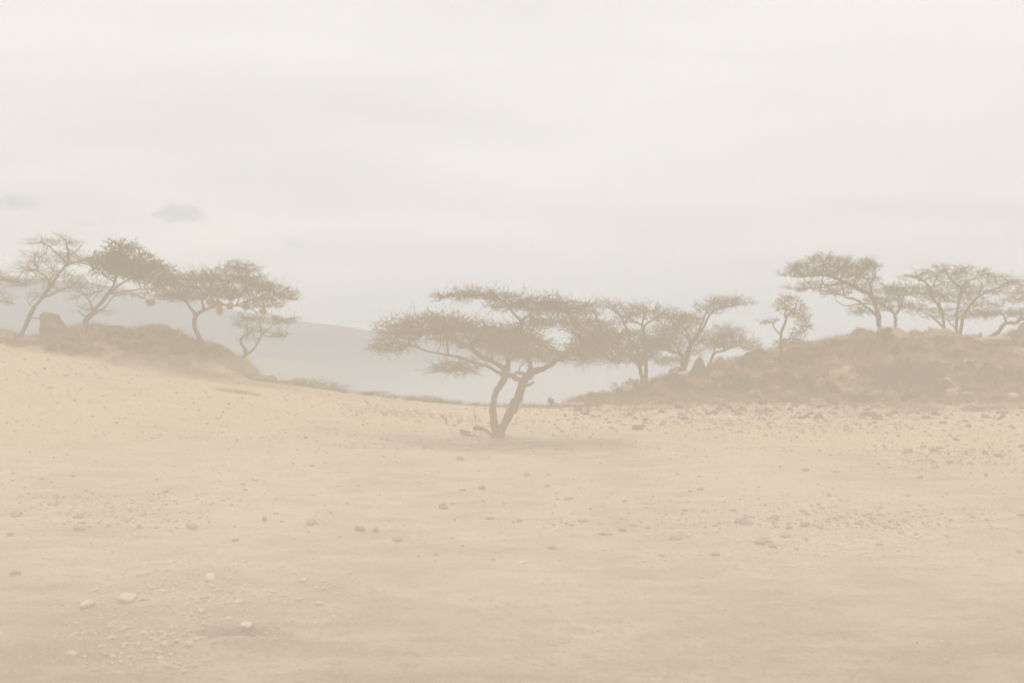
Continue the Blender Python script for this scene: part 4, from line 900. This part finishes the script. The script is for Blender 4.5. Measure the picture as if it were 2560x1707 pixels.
# countable look-alikes
n_ind = 0
def field(n_, ur, vr, wr, meshes, label, group, name='stone', skip=None):
    global n_ind
    for _ in range(n_):
        u = random.uniform(*ur) if ur[1] - ur[0] > 1000 else min(max(random.gauss((ur[0] + ur[1]) / 2, (ur[1] - ur[0]) * .28), 8), 2552); v = min(max(random.gauss((vr[0] + vr[1]) / 2, (vr[1] - vr[0]) * .3), vr[0] - 15), 1690)
        put_rock(meshes, u, v, random.uniform(wr[0], wr[1]) * random.uniform(.7, 1), label, group, name=name, cat='stone', sink=.36); n_ind += 1
field(85, (1400, 2560), (988, 1068), (13, 30), DARK, 'fist to knee-high dark stone strewn with many like it below the right mound', 'dark stones of the rock field below the right mound')
field(35, (1650, 2560), (1255, 1400), (14, 30), MIDR, 'grey stone of the rubble strip crossing the right plain', 'stones of the rubble strip on the right plain')
field(25, (2250, 2560), (1115, 1165), (10, 22), MIDR + DARK, 'grey stone in the stony patch near the right edge', 'stones of the stony patch by the right edge')
field(30, (60, 1650), (1180, 1400), (9, 20), MIDR, 'small loose grey stone on the bare middle plain', 'loose stones on the middle plain')
field(34, (180, 760), (1425, 1560), (12, 28), PALE, 'cream stone of the pale gravel patch in the near left', 'cream stones of the near gravel patch')
field(8, (20, 260), (905, 945), (9, 16), MIDR, 'small dark stone on the left slope turf', 'stones on the left slope')

field(24, (1500, 2560), (1000, 1030), (16, 34), DARK + MIDR, 'broken rock spilling from the foot of the right mound', 'broken rocks spilling from the right mound')
# uncountable gravel and pebbles
def pebbles(n_, region, wr, mlist, seed):
    r = np.random.default_rng(seed); b_ = [MB() for _ in mlist]
    base = [rock_verts(seed + k, (1, .8, .55), rough=.35, cuts=5, src=I1) for k in range(5)]
    uc, uw, vc, vw = (region[0] + region[1]) / 2, (region[1] - region[0]) / 2, (region[2] + region[3]) / 2, (region[3] - region[2]) / 2
    if uw < 1200:
        u = uc + r.normal(0, .55, n_) * uw; v = vc + r.normal(0, .5, n_) * vw
    else:
        u = r.uniform(region[0], region[1], n_); v = r.uniform(region[2], region[3], n_)
    for i in range(n_):
        dd = EYE * FPX / max(v[i] - HOR, 20); x = (u[i] - 1280) / FPX * dd
        yield x, dd, r.uniform(*wr) * .5 * dd / FPX * (.5 + r.random() ** 2), int(r.integers(len(mlist))), base[int(r.integers(5))], r.uniform(0, 6.28)
I1 = ico(1)
GM = [M_midrock, M_palerock, M_greyrock]; gb = MB()
pts = []
for n_, reg, wr, sd in ((2600, (-100, 2660, 1010, 1130), (3, 9), 1), (1800, (1350, 2660, 1003, 1090), (5, 14), 2), (2600, (-100, 2660, 1120, 1420), (3, 9), 3), (1500, (1600, 2660, 1240, 1420), (5, 14), 4), (700, (150, 800, 1410, 1600), (4, 18), 5), (420, (180, 560, 1540, 1720), (5, 20), 6),
                        (2500, (-60, 2620, 1400, 1760), (3, 9), 7), (900, (2200, 2620, 1100, 1180), (4, 11), 8), (500, (0, 500, 1230, 1340), (5, 12), 9), (600, (880, 1130, 1035, 1055), (3, 8), 10)):
    for q in pebbles(n_, reg, wr, GM, sd): pts.append(q)
px_ = np.array([p[0] for p in pts]); py_ = np.array([p[1] for p in pts]); pz_ = ground_h(px_, py_)
for (x, y, s, mi, bv, an), z in zip(pts, pz_):
    c_, s_ = math.cos(an), math.sin(an); Vb = bv * s; Vb = np.stack([Vb[:, 0] * c_ - Vb[:, 1] * s_, Vb[:, 0] * s_ + Vb[:, 1] * c_, Vb[:, 2]], 1) + [x, y, z + s * .15]
    gb.add(Vb, I1[1], 1 if y < 18.5 else mi)
tag(gb.obj('gravel', GM), 'small pebbles and gravel scattered over the dusty plain', kind='stuff')

# ------------------------------------------------------------------ dry grass (uncountable)
def grass(name, X_, Y_, hmin, hmax, wbl, m, label, n_per=9, spread=.12, lean=.35):
    k = len(X_); b_ = MB()
    x = np.repeat(X_, n_per) + RNG.normal(0, spread, k * n_per); y = np.repeat(Y_, n_per) + RNG.normal(0, spread, k * n_per)
    hh = np.repeat(RNG.uniform(hmin, hmax, k), n_per) * RNG.uniform(.5, 1.2, k * n_per)
    z = ground_h(x, y) - .02
    A = np.stack([x, y, z], 1); D = unit(RNG.normal(0, lean, A.shape) * [1, 1, .1] + [.08, 0, 1])
    M_ = A + D * hh[:, None] * .55; D2 = unit(D + RNG.normal(0, lean * .7, A.shape) + [.05, 0, -.1]); E_ = M_ + D2 * hh[:, None] * .5
    S = unit(RNG.normal(size=A.shape) * [1, 1, 0.01]) * wbl
    n_ = len(A); V_ = np.stack([A - S, A + S, M_ + S * .8, M_ - S * .8, E_], 1).reshape(-1, 3); i5 = np.arange(n_) * 5
    b_.add(V_, np.stack([i5, i5 + 1, i5 + 2, i5 + 3], 1), 0, False)
    b_.F.append(np.stack([i5 + 3, i5 + 2, i5 + 4], 1).astype(np.int32)); b_.M.append(np.zeros(n_, np.int32)); b_.S.append(np.zeros(n_, bool))
    return tag(b_.obj(name, [m]), label, kind='stuff')
# scrub grass on the mounds
gx = RNG.uniform(-34, 40, 60000); gy = RNG.uniform(56, 80, 60000)
a_, c_ = mounds(gx, gy); edge = np.where(gx > RX[0], np.interp(gx, RX, RD) + 1.2, 65.5)
ok = ((a_ + c_) > .02 + .3 * np.abs(fbm(gx * .4, gy * .3, 23, 2))) & (gy < edge) & (vnoise(gx * .8, gy * .8, 4) > -.2)
gx, gy = gx[ok][:13000], gy[ok][:13000]
grass('dry_grass', gx, gy, .18, .5, .009, M_straw, 'tall dry straw grass and weeds covering both rocky mounds', 10, .14)
bx = RNG.uniform(4, 32, 9000); by = RNG.uniform(50, 65, 9000)
ok = RNG.uniform(0, 1, 9000) < .45 * sst(by - 14 * fbm(bx * .14, by * .1 + 3, 83, 3), 52, 68) * sst(fbm(bx * .5, by * .35, 29, 3), -.05, .3)
grass('dry_grass', bx[ok], by[ok], .12, .38, .009, M_straw, 'ragged clumps of dry grass spreading from the foot of the right mound onto the plain', 9, .16)
# rim grass between the mounds
rx = RNG.uniform(-5, 5, 420); ry = RNG.uniform(59.5, 61.5, 420)
ok = (vnoise(rx * .5, ry * .3, 8) > -.05) & ((rx > -5.4) & ((rx < -2.8) | (rx > -2.6)))
grass('dry_grass', rx[ok], ry[ok], .1, .32, .009, M_drytwig, 'fringe of dry weeds on the rim of the plain behind the big acacia', 9, .1)
# short tufts on the turf
tx = RNG.uniform(-24, 26, 5200); ty = RNG.uniform(28, 60, 5200)
ok = fbm(tx * .2, ty * .25, 66, 3) > .05
grass('dry_grass', tx[ok], ty[ok], .02, .07, .008, M_straw, 'short straw tufts dotted over the turf', 6, .1, .6)
hx = RNG.uniform(-13.6, -11.6, 70); hy = RNG.normal(50.2, .25, 70)
grass('dry_grass', hx, hy, .10, .24, .007, M_straw, 'small isolated patch of standing dry grass on the left slope', 8, .08, .25)

# ------------------------------------------------------------------ clouds, dust and haze
def volume_mat(name, color, density, aniso=0.0):
    m = bpy.data.materials.new(name); m.use_nodes = True; t = m.node_tree
    for n_ in list(t.nodes): t.nodes.remove(n_)
    o = t.nodes.new('ShaderNodeOutputMaterial'); v_ = t.nodes.new('ShaderNodeVolumePrincipled')
    v_.inputs['Color'].default_value = (*color, 1); v_.inputs['Density'].default_value = density; v_.inputs['Anisotropy'].default_value = aniso
    t.links.new(v_.outputs[0], o.inputs['Volume']); m.cycles.volume_sampling = 'DISTANCE'; return m
M_cloud = volume_mat('cloud_vapour', (.36, .45, .57), .0028)
def cloud_obj(u, v, w_, h_, seed, label, d=11000, n_=22):
    px = d / FPX; c = P(u, v, d); r = np.random.default_rng(seed); b_ = MB()
    import bmesh
    for k in range(n_):
        t_ = r.uniform(-1, 1); s = (1 - .7 * abs(t_) ** 1.5) * r.uniform(.25, .55)
        V_ = ICO[0] * (1 + .7 * fbm(ICO[0][:, 0] * 2 + k, ICO[0][:, 1] * 2 + ICO[0][:, 2] * 2, seed, 4))[:, None]
        b_.add(V_ * np.array([w_ * .26 * s * 1.6, w_ * .26 * s * 1.4, h_ * 1.1 * s]) * px + np.array([t_ * w_ * .42 * px, r.normal(0, w_ * .06) * px, (s * 1.2 - .35 + r.normal(0, .08)) * h_ * .45 * px]), ICO[1])
    me = b_.mesh('cloud', [M_cloud]); o = bpy.data.objects.new('cloud', me); COL.objects.link(o); o.location = c
    md = o.modifiers.new('merge', 'REMESH'); md.mode = 'VOXEL'; md.voxel_size = h_ * px / 26; md.use_smooth_shade = True
    tag(o, label, 'cloud')
cloud_obj(448, 536, 155, 50, 3, 'largest dark grey-blue cloud puff, low over the green-topped tree')
cloud_obj(38, 510, 120, 38, 4, 'lilac cloud bank at the left edge of the sky')
cloud_obj(738, 612, 70, 26, 5, 'small faint grey cloud right of the largest puff, lower down')
cloud_obj(198, 560, 60, 18, 6, 'tiny wispy cloud between the lilac bank and the bare leaning tree')

def box(name, x0, x1, y0, y1, z0, z1, m, label):
    V_ = [(x, y, z) for z in (z0, z1) for y in (y0, y1) for x in (x0, x1)]
    b_ = MB(); b_.add(V_, [(0, 2, 3, 1), (4, 5, 7, 6), (0, 1, 5, 4), (2, 6, 7, 3), (0, 4, 6, 2), (1, 3, 7, 5)], 0, False)
    return tag(b_.obj(name, [m]), label, kind='stuff')
box('haze', -9400, 9400, -600, 9500, -42, 420, volume_mat('haze_air', (.69, .84, 1.0), .00020), 'thin pale haze over lake and hills')
dl = MB(); Vl = ICO4[0] * (1 + .25 * fbm(ICO4[0][:, 0] * 2 + 3, ICO4[0][:, 1] * 2 + ICO4[0][:, 2] * 1.5, 15, 3))[:, None]
dl.add(Vl * np.array([10.5, 3.2, .75]) + P(400, 925, 56.5), ICO4[1])
tag(dl.obj('dust_cloud', [volume_mat('drifting_dust', (.97, .885, .775), .045)]), 'low drift of dust rolling along the foot of the left mound', kind='stuff')
# the low bank of dust blowing over the near plain: a long flattened closed dome
dm = MB(); Vd = ICO4[0].copy()
Vd = Vd * (1 + .05 * fbm(Vd[:, 0] * 2, Vd[:, 1] * 2 + Vd[:, 2], 5, 3))[:, None]
dm.add(Vd * np.array([60, 13.5, 4.6]) + np.array([0, 1.0, .6]), ICO4[1])
tag(dm.obj('dust_cloud', [volume_mat('dust', (.984, .912, .80), .061)]), 'thick low cloud of pale brown dust blowing across the near plain', kind='stuff')
